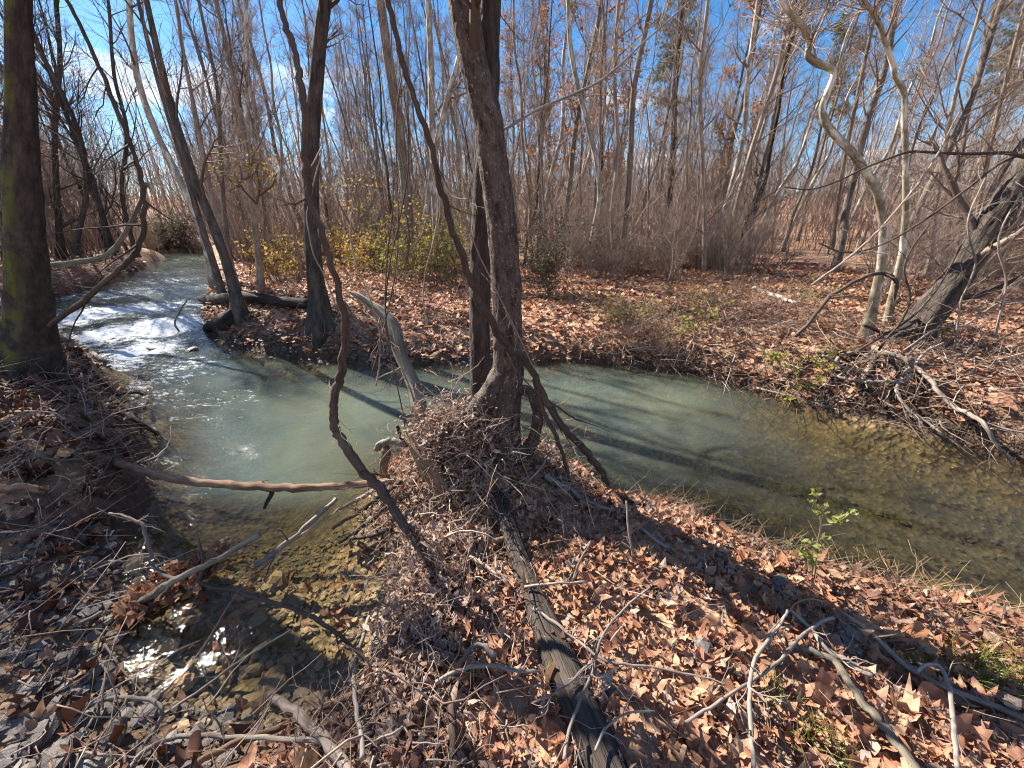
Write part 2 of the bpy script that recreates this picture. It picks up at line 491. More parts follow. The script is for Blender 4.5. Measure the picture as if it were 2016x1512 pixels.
M['leaf_green'] = leaf_mat('leaf_green', [(.22, .30, .06), (.32, .38, .10), (.40, .42, .14)], .5)
M['leaf_ever'] = leaf_mat('leaf_ever', [(.05, .058, .024), (.085, .088, .04), (.12, .11, .055)], .25)
M['needle'] = leaf_mat('needle', [(.10, .11, .035), (.15, .15, .05), (.20, .18, .07)], .3)
M['grass'] = leaf_mat('grass', [(.18, .26, .04), (.28, .33, .07), (.36, .35, .10)], .5)

def stone_mat(name, cols):
    m = NT(name); tc_ = m.n('ShaderNodeTexCoord'); oi = m.n('ShaderNodeObjectInfo'); g = m.n('ShaderNodeNewGeometry')
    f = m.math('FRACT', m.math('ADD', g.outputs['Random Per Island'], m.math('MULTIPLY', oi.outputs['Random'], 5.17)))
    c = m.ramp(f, [(i / (len(cols) - 1), k) for i, k in enumerate(cols)])
    a = m.noise(m.attr('bk'), 22, 6, .65); b = m.noise(m.attr('bk'), 90, 3, .6)
    c = m.mix(m.ramp(a, [(.35, .0), (.7, .7)]), c, tuple(x * .5 for x in cols[0]))
    return m.done(m.principled(c, .6, m.bump(m.math('ADD', a, m.math('MULTIPLY', b, .4)), .6, .006), .4))
M['stone_bed'] = stone_mat('stone_bed', [(.40, .27, .13), (.22, .175, .12), (.56, .40, .21), (.16, .135, .10), (.46, .30, .13), (.32, .26, .19)])
M['stone_dry'] = stone_mat('stone_dry', [(.13, .11, .095), (.20, .165, .14), (.28, .24, .205), (.10, .085, .08), (.24, .18, .14)])

# ground: leaf mould, soil by the water, gravel on the bed
m = NT('ground'); tc_ = m.n('ShaderNodeTexCoord'); P_ = tc_.outputs['Object']
d_ = m.attr('shore', 'Fac')
vor = m.n('ShaderNodeTexVoronoi'); vor.inputs['Scale'].default_value = 9; m.l(P_, vor.inputs['Vector'])
vs = m.n('ShaderNodeSeparateColor'); m.l(vor.outputs['Color'], vs.inputs[0])
lf = m.ramp(vs.outputs[0], [(0, (.22, .10, .065)), (.3, (.40, .22, .14)), (.55, (.30, .15, .10)), (.8, (.50, .32, .22)), (1, (.42, .21, .12))])
big = m.noise(P_, .55, 5, .6)
lf = m.mix(m.ramp(big, [(.45, 0.), (.7, .7)]), lf, (.36, .27, .15))
soil = m.ramp(m.noise(P_, 14, 6, .65), [(.3, (.035, .022, .016)), (.7, (.12, .075, .05))])
v2 = m.n('ShaderNodeTexVoronoi'); v2.inputs['Scale'].default_value = 26; m.l(P_, v2.inputs['Vector'])
v2s = m.n('ShaderNodeSeparateColor'); m.l(v2.outputs['Color'], v2s.inputs[0])
bed = m.ramp(v2s.outputs[0], [(0, (.10, .075, .045)), (.4, (.24, .17, .085)), (.7, (.15, .115, .065)), (1, (.34, .24, .12))])
c = m.mix(m.ramp(m.math('ADD', d_, m.math('MULTIPLY', m.math('SUBTRACT', m.noise(P_, 3, 4), .5), .5)), [(.05, 0.), (.6, 1.)]), soil, lf)
c = m.mix(m.ramp(m.math('MULTIPLY', d_, -1), [(.0, 0.), (.12, 1.)]), c, bed)
hh = m.math('ADD', vor.outputs['Distance'], m.math('MULTIPLY', v2.outputs['Distance'], .5))
M['ground'] = m.done(m.principled(c, .9, m.bump(hh, .7, .04), .2))

# water: mirror by angle over a body that grows milky green with depth; foam where the bed breaks it up
m = NT('water'); tc_ = m.n('ShaderNodeTexCoord'); P_ = tc_.outputs['Object']
dep = m.attr('depth', 'Fac'); turb = m.attr('turb', 'Fac'); foam = m.attr('foam', 'Fac'); chop = m.attr('chop', 'Fac')
w1 = m.noise(P_, 3.0, 3, .5, (1, 1, 1)); w2 = m.noise(P_, 11, 3, .55); w3 = m.noise(P_, 34, 3, .6)
hgt = m.math('ADD', m.math('ADD', m.math('MULTIPLY', w1, .6), m.math('MULTIPLY', w2, .6)), m.math('MULTIPLY', w3, .30))
bstr = m.math('MULTIPLY_ADD', chop, .8, .055)
nb = m.bump(hgt, bstr, .07)
lw = m.n('ShaderNodeLayerWeight'); lw.inputs['Blend'].default_value = .5; m.l(nb, lw.inputs['Normal'])
frs = m.math('MULTIPLY_ADD', m.math('POWER', lw.outputs['Facing'], 5.0), .98, .02)
gl = m.n('ShaderNodeBsdfGlossy'); gl.inputs['Roughness'].default_value = .02; m.l(nb, gl.inputs['Normal'])
tr = m.n('ShaderNodeBsdfTransparent')
m.l(m.ramp(dep, [(0, (.98, .98, .96)), (.5, (.64, .62, .49)), (1, (.40, .45, .36))]), tr.inputs[0])
df = m.n('ShaderNodeBsdfDiffuse')
m.l(m.mix(m.ramp(turb, [(.56, 0.), (.95, 1.)]), (.055, .052, .042), m.ramp(m.noise(P_, .8, 3), [(.35, (.115, .16, .14)), (.65, (.17, .185, .13))])), df.inputs[0])
body = m.n('ShaderNodeMixShader')
m.l(m.math('MULTIPLY', turb, m.ramp(dep, [(.15, 0.02), (.6, .38), (1, .60)])), body.inputs[0]); m.l(tr.outputs[0], body.inputs[1]); m.l(df.outputs[0], body.inputs[2])
wat = m.n('ShaderNodeMixShader'); m.l(frs, wat.inputs[0]); m.l(body.outputs[0], wat.inputs[1]); m.l(gl.outputs[0], wat.inputs[2])
fo = m.n('ShaderNodeBsdfDiffuse'); fo.inputs[0].default_value = (.70, .73, .76, 1); m.l(nb, fo.inputs['Normal'])
f1 = m.noise(P_, 10, 8, .72, (1, 1.4, 1)); f2 = m.noise(P_, 38, 4, .65)
f3 = m.noise(P_, 3.4, 3, .6, (1, 2.0, 1))
fm = m.math('SUBTRACT', m.math('ADD', m.math('MULTIPLY', foam, .47), m.math('ADD', m.math('ADD', m.math('MULTIPLY', f1, .9), m.math('MULTIPLY', f3, .5)), m.math('MULTIPLY', f2, .55))), 1.17)
ff = m.ramp(fm, [(.03, 0.), (.18, .95)])
fx = m.n('ShaderNodeMixShader'); m.l(ff, fx.inputs[0]); m.l(wat.outputs[0], fx.inputs[1]); m.l(fo.outputs[0], fx.inputs[2])
M['water'] = m.done(fx.outputs[0])
# ------------------------------------------------------------------ ground sheet and water
def polar(a0, a1, da, r0, ratio, r1, back=False):
    A = np.arange(a0, a1 + 1e-6, da)
    if back:
        A = np.concatenate([A, np.arange(a1 + 6, 360 + a0 - 3, 6)])
    Rr = [r0]
    while Rr[-1] < r1: Rr.append(Rr[-1] * ratio)
    A = np.radians(A); Rr = np.array(Rr)
    X = np.sin(A)[None] * Rr[:, None]; Y = np.cos(A)[None] * Rr[:, None]
    return X, Y

X, Y = polar(-78, 78, .42, .22, 1.023, 420, True)
nr, na = X.shape
D = sdw(X, Y); Z = gz(X, Y, D)
idx = np.arange(nr * na).reshape(nr, na); nx = np.roll(idx, -1, 1)
Q = np.stack([idx[:-1], nx[:-1], nx[1:], idx[1:]], -1).reshape(-1, 4)
mb = MB(); V = np.stack([X, Y, Z], -1).reshape(-1, 3)
V = np.vstack([V, [0, 0, float(gz(np.array([0.]), np.array([0.]))[0])]])
T = [(nx[0, i], idx[0, i], nr * na) for i in range(na)]
mb.add(V, Q, T)
me = mb.mesh('ground', M['ground'])
at = me.attributes.new('shore', 'FLOAT', 'POINT')
at.data.foreach_set('value', np.append(D.ravel(), 1.).astype(np.float32))
ground = link('ground', me, kind='structure', label='leaf-strewn ground of the stream banks and bed')

X, Y = polar(-80, 80, .27, .5, 1.012, 60)
nr, na = X.shape
D = sdw(X, Y); G = gz(X, Y, D)
rap = np.zeros_like(X)
for u, v, s, a in ((360, 540, 2.6, .25), (250, 585, 1.7, .60), (300, 615, 1.2, .8), (200, 625, 1.1, .9), (400, 610, .7, .6), (330, 650, .9, 1.1), (230, 665, .8, 1.05),
                   (280, 690, .75, .9), (230, 720, .5, .75), (330, 740, .6, .5), (300, 780, .6, .45), (350, 830, .5, .32), (430, 900, .5, .16), (370, 515, 5, .30), (420, 790, .6, .36), (250, 760, .5, .6), (360, 720, .7, .5), (150, 640, 1.0, .8), (420, 570, 1.0, .5), (320, 560, 1.4, .55)):
    p = atZ(u, v, 0)
    rap = np.maximum(rap, a * np.exp(-(((X - p[0]) ** 2 + (Y - p[1]) ** 2) / s ** 2)))
c0 = atZ(400, 820, 0)
chop = np.clip(rap * 1.1, 0, 1) + .16 * np.exp(-((X - c0[0]) ** 2 + (Y - c0[1]) ** 2) / 2.0 ** 2)
chop = np.clip(chop, .0, 1) + .02
step = .11 * sstep(6.3, 8.5, Y - .3 * (X + 5)) * (X < 0)
ZW = step + .006 * fbm(X * 4, Y * 4, 0, 31, 3) + rap * (.045 * fbm(X * 2.4, Y * 3.6, 0, 33, 5) + .03 * np.abs(noise(X * 6, Y * 8, 0, 39)))
idx = np.arange(nr * na).reshape(nr, na)
Q = np.stack([idx[:-1, :-1], idx[:-1, 1:], idx[1:, 1:], idx[1:, :-1]], -1)
k4 = (D[:-1, :-1] < .5) & (D[1:, 1:] < .5)
Q = Q[k4].reshape(-1, 4)
used = np.unique(Q); rem = np.full(nr * na, -1); rem[used] = np.arange(len(used))
mb = MB(); mb.add(np.stack([X, Y, ZW], -1).reshape(-1, 3)[used], rem[Q])
me = mb.mesh('stream_water', M['water'])
turb = (1 - .45 * sstep(.7, 3.2, X + .9 * (3.4 - Y))) * (1 - .97 * sstep(2.7, 1.8, Y) * (X < 0))
for nm, arr in (('turb', turb), ('depth', np.clip((ZW - G) / .55, 0, 1)), ('foam', rap), ('chop', chop)):
    at = me.attributes.new(nm, 'FLOAT', 'POINT'); at.data.foreach_set('value', arr.ravel()[used].astype(np.float32))
link('stream_water', me, kind='structure', label='clear green stream water with white riffle')
# ------------------------------------------------------------------ leaves
def leaf_tpl(kind, g):
    if kind == 'palm':      # broad lobed leaf
        n = 15; th = np.linspace(-np.pi * .5 + .25, np.pi * 1.5 - .25, n)
        lob = np.array([.60, .78, .66, .95, .74, .84, .74, 1.05, .74, .84, .74, .95, .66, .78, .60])
        r = lob * g.uniform(.74, 1.14, n) * .5
        x, y = np.cos(th) * r * 1.05, np.sin(th) * r + .05
    elif kind == 'oval':
        n = 8; th = np.linspace(0, 2 * np.pi, n, endpoint=False)
        x, y = np.cos(th) * np.array([1, .86, .12, .86, 1, .7, .1, .7]) * .26 * g.uniform(.8, 1.2, n), np.sin(th) * .5 * np.array([1, .85, 1.1, .85, 1, .8, 1, .8])
    elif kind == 'frag':    # torn piece
        n = 6; th = np.sort(g.uniform(0, 2 * np.pi, n)); r = g.uniform(.22, .5, n)
        x, y = np.cos(th) * r, np.sin(th) * r
    else:                   # strip, four points
        x, y = np.array([0, .2, 0, -.2]), np.array([-.5, 0, .5, .05]); n = 4
    c1, c2 = g.uniform(-1.6, 1.6), g.uniform(.1, 2.2)
    z = c1 * x * np.abs(x) * 1.6 + c2 * (x ** 2 + y ** 2) * .9 + .13 * g.normal(0, 1, n) + g.uniform(-.6, .6) * x * y * 3
    if kind == 'strip': z = np.array([.1, g.uniform(-.1, .15), .1, g.uniform(-.1, .15)])
    V = np.stack([x, y, z], 1)
    if kind == 'strip': return V, np.array([(0, 1, 2), (0, 2, 3)])
    V = np.vstack([V, [0, 0, 0]])
    T = np.array([(i, (i + 1) % n, n) for i in range(n if kind in ('oval', 'frag') else n - 1)] + ([] if kind in ('oval', 'frag') else [(n - 1, 0, n)]))
    return V, T

def rot_rand(n, tilt, g):
    """rotation matrices: spin about z, then tipped by about tilt radians"""
    a = g.uniform(0, 2 * np.pi, n); b = np.abs(g.normal(0, tilt, n)); c = g.uniform(0, 2 * np.pi, n)
    ca, sa = np.cos(a), np.sin(a); z = np.zeros(n); o = np.ones(n)
    Rz = np.stack([np.stack([ca, -sa, z], 1), np.stack([sa, ca, z], 1), np.stack([z, z, o], 1)], 1)
    k = np.stack([np.cos(c), np.sin(c), z], 1)
    K = np.zeros((n, 3, 3)); K[:, 0, 2] = k[:, 1]; K[:, 1, 2] = -k[:, 0]; K[:, 2, 0] = -k[:, 1]; K[:, 2, 1] = k[:, 0]
    Rk = np.eye(3)[None] + np.sin(b)[:, None, None] * K + (1 - np.cos(b))[:, None, None] * (K @ K)
    return Rk @ Rz

def leaves(mb, P, size, tilt, kinds, g, ntpl=6):
    P = np.asarray(P, float); n = len(P)
    if n == 0: return mb
    Rm = rot_rand(n, tilt, g); size = np.broadcast_to(size, (n,))
    tp = [leaf_tpl(kinds[i % len(kinds)], g) for i in range(ntpl)]
    which = g.integers(0, ntpl, n)
    for i, (V, T) in enumerate(tp):
        w = np.where(which == i)[0]
        if not len(w): continue
        W = np.einsum('nij,vj->nvi', Rm[w], V) * size[w][:, None, None] + P[w][:, None]
        Bk = V[None] * .12 + g.uniform(0, 40, (len(w), 1, 3))
        TT = T[None] + (np.arange(len(w)) * len(V))[:, None, None]
        mb.add(W, None, TT.reshape(-1, 3), Bk)
    return mb

# ------------------------------------------------------------------ trees
def branches(crown, B, rB, g, n1=24, L1=1.6, lo=.25, hi=.98, ang=(.6, 1.1), up=.08, n2=6, n3=4, r1=.35, tw=(.25, .6), taper_len=True, tr=.0032, k1=5, wander=.13, sub=.5):
    """limbs, branchlets and twigs on a stem polyline B (n,3) with radii rB"""
    p, d, pi, t = spawn(B[None], n1, lo, hi, ang, g)
    L = L1 * g.uniform(.5, 1.15, n1) * ((1.08 - t) ** .7 if taper_len else 1)
    rb = np.interp(t * (len(rB) - 1), np.arange(len(rB)), rB)
    R1 = np.clip(rb * r1, .004, .09)
    A = grow(p, d, L, 7, wander, up, g)
    crown.tubes(A, R1, R1 * .25 + .0015, k1)
    if n2:
        p, d, pi, t = spawn(A, n2, .2, 1., (.4, 1.0), g)
        L2 = L[pi] * g.uniform(.25, sub, len(pi)) * (1.15 - t * .6)
        R2 = np.clip(R1[pi] * .45, .0028, .03)
        C = grow(p, d, L2, 5, wander * 1.2, up, g)
        crown.tubes(C, R2, .0022, 3)
        if n3:
            p, d, pi, t = spawn(C, n3, .15, 1., (.35, 1.0), g)
            E_ = grow(p, d, g.uniform(tw[0], tw[1], len(pi)), 3, wander * 1.3, up * .5, g)
            crown.tubes(E_, tr, tr * .55, 3)
            return A, C, E_
        return A, C, C
    return A, A, A

def stem(H, lean, wander, g, n=14):
    z = np.linspace(-.35, H, n)
    w = np.cumsum(g.normal(0, wander, (n, 2)), 0); w -= w[0]
    q = np.clip(z / H, 0, 1)
    a = g.uniform(0, 6.28)
    return np.stack([w[:, 0] + np.cos(a) * lean * q ** 1.3 * H, w[:, 1] + np.sin(a) * lean * q ** 1.3 * H, z], 1)

def tpl_tree(H, r, seed, trunk_mat, twig_mat, n1=26, L1=1.5, lo=.22, lean=.06, wander=.085, n2=6, n3=4, leaf=None, leafn=0, up=.08, ang=(.5, 1.05), tr=.0036, lsize=.09):
    """a template tree as meshes: trunk and crown (and leaves)"""
    g = np.random.default_rng(seed)
    S = stem(H, lean, wander, g); q = np.clip(S[:, 2] / H, 0, 1)
    rad = r * (1 - .86 * q) * (1 + .55 * np.exp(-np.clip(S[:, 2], 0, 9) / .12))
    sp = smooth_path(np.column_stack([S, rad]), 4)
    t = MB(); rough_tube(t, sp[:, :3], sp[:, 3], 9, .07, (4, 1.5), seed)
    c = MB(); A, C, E_ = branches(c, S, rad, g, n1, L1, lo, .99, ang, up, n2, n3, .3, tr=tr)
    out = {'trunk': t.mesh('trunk', M[trunk_mat]), 'crown': c.mesh('crown', M[twig_mat])}
    if leaf:
        lf = MB(); F = E_.reshape(-1, 3); F = F[g.choice(len(F), min(len(F), leafn), False)]
        leaves(lf, F, g.uniform(.6, 1.2, len(F)) * lsize, 1.2, ['oval'], g)
        out['leaves'] = lf.mesh('leaves', M[leaf])
    return out

TPL = {}
TPL['pole'] = [tpl_tree(11.0, .060, 101, 'bark_grey', 'twig', 30, 1.5), tpl_tree(12.5, .075, 102, 'bark_tan', 'twig_red', 32, 1.7, .25),
               tpl_tree(10.0, .050, 103, 'bark_grey', 'twig_red', 30, 1.3, .18), tpl_tree(9.0, .045, 104, 'bark_tan', 'twig_tan', 28, 1.3, .12, .09)]
TPL['tree'] = [tpl_tree(15.0, .115, 111, 'bark_grey', 'twig_red', 36, 2.4, .28), tpl_tree(16.0, .135, 112, 'bark_dark', 'twig', 36, 2.6, .25, .03),
               tpl_tree(14.0, .10, 113, 'bark_tan', 'twig_red', 34, 2.2, .2, .06)]
TPL['pale'] = [tpl_tree(13.0, .075, 121, 'bark_pale', 'twig_red', 28, 1.8, .3, .05), tpl_tree(12.0, .06, 122, 'bark_pale', 'twig_tan', 26, 1.5, .3, .08)]
TPL['sapling'] = [tpl_tree(5.0, .022, 131, 'bark_tan', 'twig_tan', 22, .9, .1, .08, .04, 5, 3), tpl_tree(4.0, .018, 132, 'bark_grey', 'twig', 20, .8, .1, .12, .04, 5, 3),
                  tpl_tree(6.5, .028, 133, 'bark_tan', 'twig_red', 24, 1.0, .1, .1, .05, 5, 3)]
TPL['oak'] = [tpl_tree(12.0, .10, 141, 'bark_grey', 'twig_red', 30, 2.0, .2, .04, leaf='leaf_orange', leafn=1500, lsize=.12), tpl_tree(9.0, .07, 142, 'bark_grey', 'twig', 26, 1.7, .15, .05, leaf='leaf_orange', leafn=700, lsize=.12)]
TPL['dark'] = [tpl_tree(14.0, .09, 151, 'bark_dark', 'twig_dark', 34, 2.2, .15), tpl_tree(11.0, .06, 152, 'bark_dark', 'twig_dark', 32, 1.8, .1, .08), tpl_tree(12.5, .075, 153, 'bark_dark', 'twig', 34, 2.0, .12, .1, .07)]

def tpl_pine(seed):
    g = np.random.default_rng(seed)
    H = 15; S = stem(H, .02, .03, g); q = np.clip(S[:, 2] / H, 0, 1); rad = .14 * (1 - .85 * q)
    t = MB(); sp = smooth_path(np.column_stack([S, rad]), 4); rough_tube(t, sp[:, :3], sp[:, 3], 9, .08, (5, 2), seed)
    c = MB(); A, C, E_ = branches(c, S, rad, g, 30, 2.3, .42, .99, (1.0, 1.5), .05, 7, 4, .35, (.2, .45))
    tips = E_[:, -1]; P = np.repeat(tips, 22, 0)
    d = nrm(np.repeat(E_[:, -1] - E_[:, 0], 22, 0) / .5 + g.normal(0, .6, P.shape))
    L = g.uniform(.16, .28, (len(P), 1)); w = nrm(np.cross(d, g.normal(0, 1, d.shape))) * .010
    V = np.stack([P - w, P + w, P + d * L], 1)
    nd = MB(); nd.add(V, None, np.arange(len(P) * 3).reshape(-1, 3))
    return {'trunk': t.mesh('trunk', M['bark_grey']), 'crown': c.mesh('crown', M['twig']), 'needles': nd.mesh('needles', M['needle'])}
TPL['pine'] = [tpl_pine(161), tpl_pine(162)]

def plant(kind, tpl, loc, rz, scale, label, cat, group, lean=(0, 0)):
    e = link(kind, None, None, label, cat, group, loc=loc)
    e.rotation_euler = (lean[0], lean[1], rz); e.scale = (scale,) * 3
    for nm, me in tpl.items():
        link(nm, me, e)
    return e

def placed(x, y):
    return (x, y, float(gz(np.array([x]), np.array([y]))[0]))

HT = {'pole': (11, 12.5, 10, 9), 'tree': (15, 16, 14), 'pale': (13, 12), 'sapling': (5, 4, 6.5), 'oak': (12, 9), 'dark': (14, 11, 12.5)}
# background wood, thinned along the leafy clearing and kept out of the stream
g = np.random.default_rng(5)
SECT = [(-1.35, 'beside the mossy trunk'), (-1.05, 'above the mossy limb'), (-.86, 'over the upstream bend'), (-.70, 'behind the leaning pair'), (-.56, 'behind the slim bank trees'), (-.42, 'behind the straight bank trunk'), (-.29, 'behind the yellow shrubs'), (-.17, 'behind the snag'),
        (-.05, 'left of the forked trunk'), (.07, 'right of the forked trunk'), (.18, 'behind the evergreen shrub'), (.29, 'behind the bowed tree'), (.40, 'behind the tan brush'), (.52, 'at the tan brush end'), (.64, 'left of the clearing'), (.80, 'across the clearing'),
        (.95, 'behind the crooked sycamore'), (1.12, 'behind the tall sycamore'), (9, 'behind the leaning dark trunk')]
def sector(x, y):
    u = x / max(y, .1)
    for a, t in SECT:
        if u < a: return t
def band(r): return 'front-row' if r < 11 else 'second-row' if r < 15 else 'mid-wood' if r < 21 else 'deep-wood' if r < 28 else 'far'
def tilt(ly): return 'leaning right' if ly > .09 else 'leaning left' if ly < -.09 else 'upright'
def zone(x, y):
    u = x / max(y, .1)
    if u < -.62: return 'left'
    if u < -.05: return 'mid'
    if u < .45: return 'centre'
    return 'right'
ZTXT = {'left': 'beyond the rapids, under the wooded left bank', 'mid': 'behind the yellow shrubs on the far bank',
        'centre': 'in the thicket behind the forked stream-side tree', 'right': 'in the sunlit wood around the leafy clearing'}
KTXT = {'pole': ('slender_tree', 'slender bare tree'), 'tree': ('tall_tree', 'tall bare spreading tree'), 'pale': ('pale_tree', 'pale-barked bare tree'),
        'sapling': ('sapling', 'thin twiggy sapling'), 'oak': ('oak_tree', 'oak with rusty leaves'), 'dark': ('dark_tree', 'dark twiggy tree')}
spots = []
tries = 0
while len(spots) < 285 and tries < 60000:
    tries += 1
    r = 7.5 + 30 * g.uniform() ** .75; a = R(g.uniform(-62, 62))
    x, y = r * math.sin(a), r * math.cos(a)
    d = float(sdw(np.array([x]), np.array([y]))[0])
    if d < .7 or y < 5.8: continue
    u = x / y
    if .60 < u < .90 and y < 16 and g.uniform() < .92: continue      # the clearing
    if u < -.62 and (y < 7.5 or d < 1.0): continue
    if -.62 <= u < 0 and y < 9.5: continue
    if 0 <= u < .6 and y < 9 : continue
    if u > .9 and y < 7: continue
    md = .45 + .015 * r
    if any((x - p[0]) ** 2 + (y - p[1]) ** 2 < md * md for p in spots): continue
    spots.append((x, y))
k_ = 0
while k_ < 38:                                            # the dark wood upstream
    r = g.uniform(12, 36); a = R(g.uniform(-60, -30)); x, y = r * math.sin(a), r * math.cos(a)
    if float(sdw(np.array([x]), np.array([y]))[0]) < .9 or y < 9 or any((x - p[0]) ** 2 + (y - p[1]) ** 2 < .3 for p in spots): continue
    spots.append((x, y)); k_ += 1
for x, y in spots:
    zn = zone(x, y)
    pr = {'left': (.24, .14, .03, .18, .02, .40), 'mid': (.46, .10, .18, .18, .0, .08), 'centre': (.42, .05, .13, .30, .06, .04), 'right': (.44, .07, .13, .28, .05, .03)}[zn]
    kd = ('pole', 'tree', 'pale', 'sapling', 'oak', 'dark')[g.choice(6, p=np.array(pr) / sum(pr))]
    nm, tx = KTXT[kd]
    ti = g.integers(len(TPL[kd])); s_ = g.uniform(.8, 1.2); r_ = math.hypot(x, y)
    Ht = HT[kd][ti] * s_
    if -1.15 < x / y < .05:
        s_ *= min(1., (.46 * r_ + 2.0) * g.uniform(.8, 1.1) / Ht)      # scaled down toward the sun so its light clears the crowns
    ln = (g.normal(0, .08), g.normal(0, .08) + (.05 if zn == 'right' else -.04 if zn == 'left' else 0))
    lab = band(r_) + ' ' + tx + ', ' + tilt(ln[1]) + (', stout' if s_ > 1.05 else ', slight' if s_ < .8 else '') + ', ' + sector(x, y)
    plant(nm, TPL[kd][ti], placed(x, y), g.uniform(0, 6.28) * 0 + ti * 1.7, s_, lab, 'tree', 'wood: ' + lab, ln)
for (u, v, Y_), lb in zip(((1290, 470, 24), (1570, 470, 27), (1880, 460, 22)), ('green-topped pine rising behind the middle of the thicket', 'pine crown showing behind the pale twisted sycamore limb', 'pine with green needles at the far edge of the clearing')):
    p = atY(u, v, Y_); plant('pine_tree', TPL['pine'][int(u) % 2], placed(p[0], p[1]), u, .85, lb, 'tree', 'pines in the background wood')

# far mass of the wood, beyond counting
far = MB(); g = np.random.default_rng(6)
n = 400
a = np.radians(g.uniform(-66, 66, n)); r = g.uniform(36, 95, n)
x, y = r * np.sin(a), r * np.cos(a); k_ = sdw(x, y) > 1; x, y = x[k_], y[k_]; n = len(x)
b0 = np.stack([x, y, gz(x, y) - .3], 1)
Hh = np.where((x / y < .05) & (x / y > -1.15), np.minimum(g.uniform(9, 17, n), .42 * r[k_] + 1), g.uniform(9, 17, n))
S = grow(b0, np.column_stack([g.normal(0, .06, n), g.normal(0, .06, n), np.ones(n)]), Hh, 6, .03, .02, g)
far.tubes(S, g.uniform(.06, .16, n), .02, 4)
p, d, pi, t = spawn(S, 9, .2, 1, (.4, 1.), g)
A = grow(p, d, g.uniform(1, 3.2, len(p)), 3, .14, .08, g); far.tubes(A, .022, .007, 3)
p, d, pi, t = spawn(A, 3, .2, 1, (.4, 1.), g)
A = grow(p, d, g.uniform(.6, 1.6, len(p)), 2, .14, .05, g); far.tubes(A, .010, .006, 3)
n = 4300; a = np.radians(g.uniform(-66, 66, n)); r = 13 + 34 * g.uniform(0, 1, n) ** .8; x, y = r * np.sin(a), r * np.cos(a); k_ = (sdw(x, y) > .6) & ~((x / y > .60) & (x / y < .88) & (y < 17)) & ~((x / y < -.62) & (y < 11)); x, y = x[k_], y[k_]; n = len(x)
A = grow(np.stack([x, y, gz(x, y) - .1], 1), np.column_stack([g.normal(0, .22, n), g.normal(0, .22, n), np.ones(n)]), g.uniform(.8, 1.2, n) * (1.0 + .11 * r[k_]), 4, .09, 0, g); far.tubes(A, g.uniform(.006, .02, n), .004, 3)
p, d, pi, t = spawn(A, 5, .15, 1, (.3, .9), g); A = grow(p, d, g.uniform(.4, 1.5, len(p)), 2, .16, .05, g); far.tubes(A, .0065, .003, 3)
n = 1500; a = np.radians(g.uniform(-62, -30, n)); r = g.uniform(15, 42, n); x, y = r * np.sin(a), r * np.cos(a); k_ = (sdw(x, y) > .8) & (y > 11.5); x, y = x[k_], y[k_]; n = len(x)
A = grow(np.stack([x, y, gz(x, y) - .1], 1), np.column_stack([g.normal(0, .2, n), g.normal(0, .2, n), np.ones(n)]), g.uniform(.8, 1.2, n) * (1.2 + .15 * r[k_]), 4, .09, 0, g); far.tubes(A, g.uniform(.01, .03, n), .006, 3)
p, d, pi, t = spawn(A, 6, .15, 1, (.3, .9), g); A = grow(p, d, g.uniform(.6, 1.9, len(p)), 2, .16, .05, g); far.tubes(A, .008, .004, 3)
n = 2600; a = np.radians(g.uniform(-64, 64, n)); r = g.uniform(40, 112, n); x, y = r * np.sin(a), r * np.cos(a)
A = grow(np.stack([x, y, gz(x, y) - .1], 1), np.column_stack([g.normal(0, .15, n), g.normal(0, .15, n), np.ones(n)]), g.uniform(3, 8, n), 3, .09, 0, g); far.tubes(A, g.uniform(.02, .06, n), .012, 3)
p, d, pi, t = spawn(A, 5, .1, 1, (.3, .9), g); A = grow(p, d, g.uniform(.8, 2.6, len(p)), 2, .16, .05, g); far.tubes(A, .016, .008, 3)
far.build('distant_woods', M['twig_red'], kind='stuff', label='far bare wood reading as one brown haze of trunks', cat='woods')

# ------------------------------------------------------------------ understory shrubs
def tpl_shrub(seed, H, n, twm, spread=.5, leaf=None, leafn=0, lsize=.05, kinds=('oval',), n2=7, n3=4, lt=1.2, rs=.008, wander=.12):
    g = np.random.default_rng(seed)
    b = np.column_stack([g.normal(0, spread * .22, n), g.normal(0, spread * .22, n), np.full(n, -.08)])
    d = np.column_stack([g.normal(0, spread * .6, n), g.normal(0, spread * .6, n), np.ones(n)])
    S = grow(b, d, H * g.uniform(.55, 1.1, n), 8, wander, .0, g)
    s = MB(); s.tubes(S, rs, rs * .3, 4)
    p, dd, pi, t = spawn(S, n2, .2, 1, (.4, 1.1), g)
    A = grow(p, dd, H * g.uniform(.12, .38, len(p)), 4, wander * 1.4, .0, g); s.tubes(A, rs * .45, rs * .2, 3)
    p, dd, pi, t = spawn(A, n3, .2, 1, (.4, 1.1), g)
    E_ = grow(p, dd, H * g.uniform(.06, .16, len(p)), 2, .2, .0, g); s.tubes(E_, rs * .28, rs * .16, 3)
    out = {'stems': s.mesh('stems', M[twm])}
    if leaf:
        lf = MB(); F = np.concatenate([E_.reshape(-1, 3), A.reshape(-1, 3)]); F = F[g.choice(len(F), min(len(F), leafn), False)]
        leaves(lf, F + g.normal(0, .02, F.shape), g.uniform(.6, 1.3, len(F)) * lsize, lt, list(kinds), g)
        out['foliage'] = lf.mesh('foliage', M[leaf])
    return out
TPL['brush'] = [tpl_shrub(201, 2.1, 16, 'twig_tan', .35), tpl_shrub(202, 1.6, 18, 'twig_tan', .55), tpl_shrub(203, 2.6, 14, 'twig_red', .3), tpl_shrub(204, 1.3, 20, 'twig', .6)]
TPL['yellow'] = [tpl_shrub(211, 1.5, 16, 'twig', .6, 'leaf_yellow', 620, .08), tpl_shrub(212, 1.2, 14, 'twig', .7, 'leaf_yellow', 460, .085)]
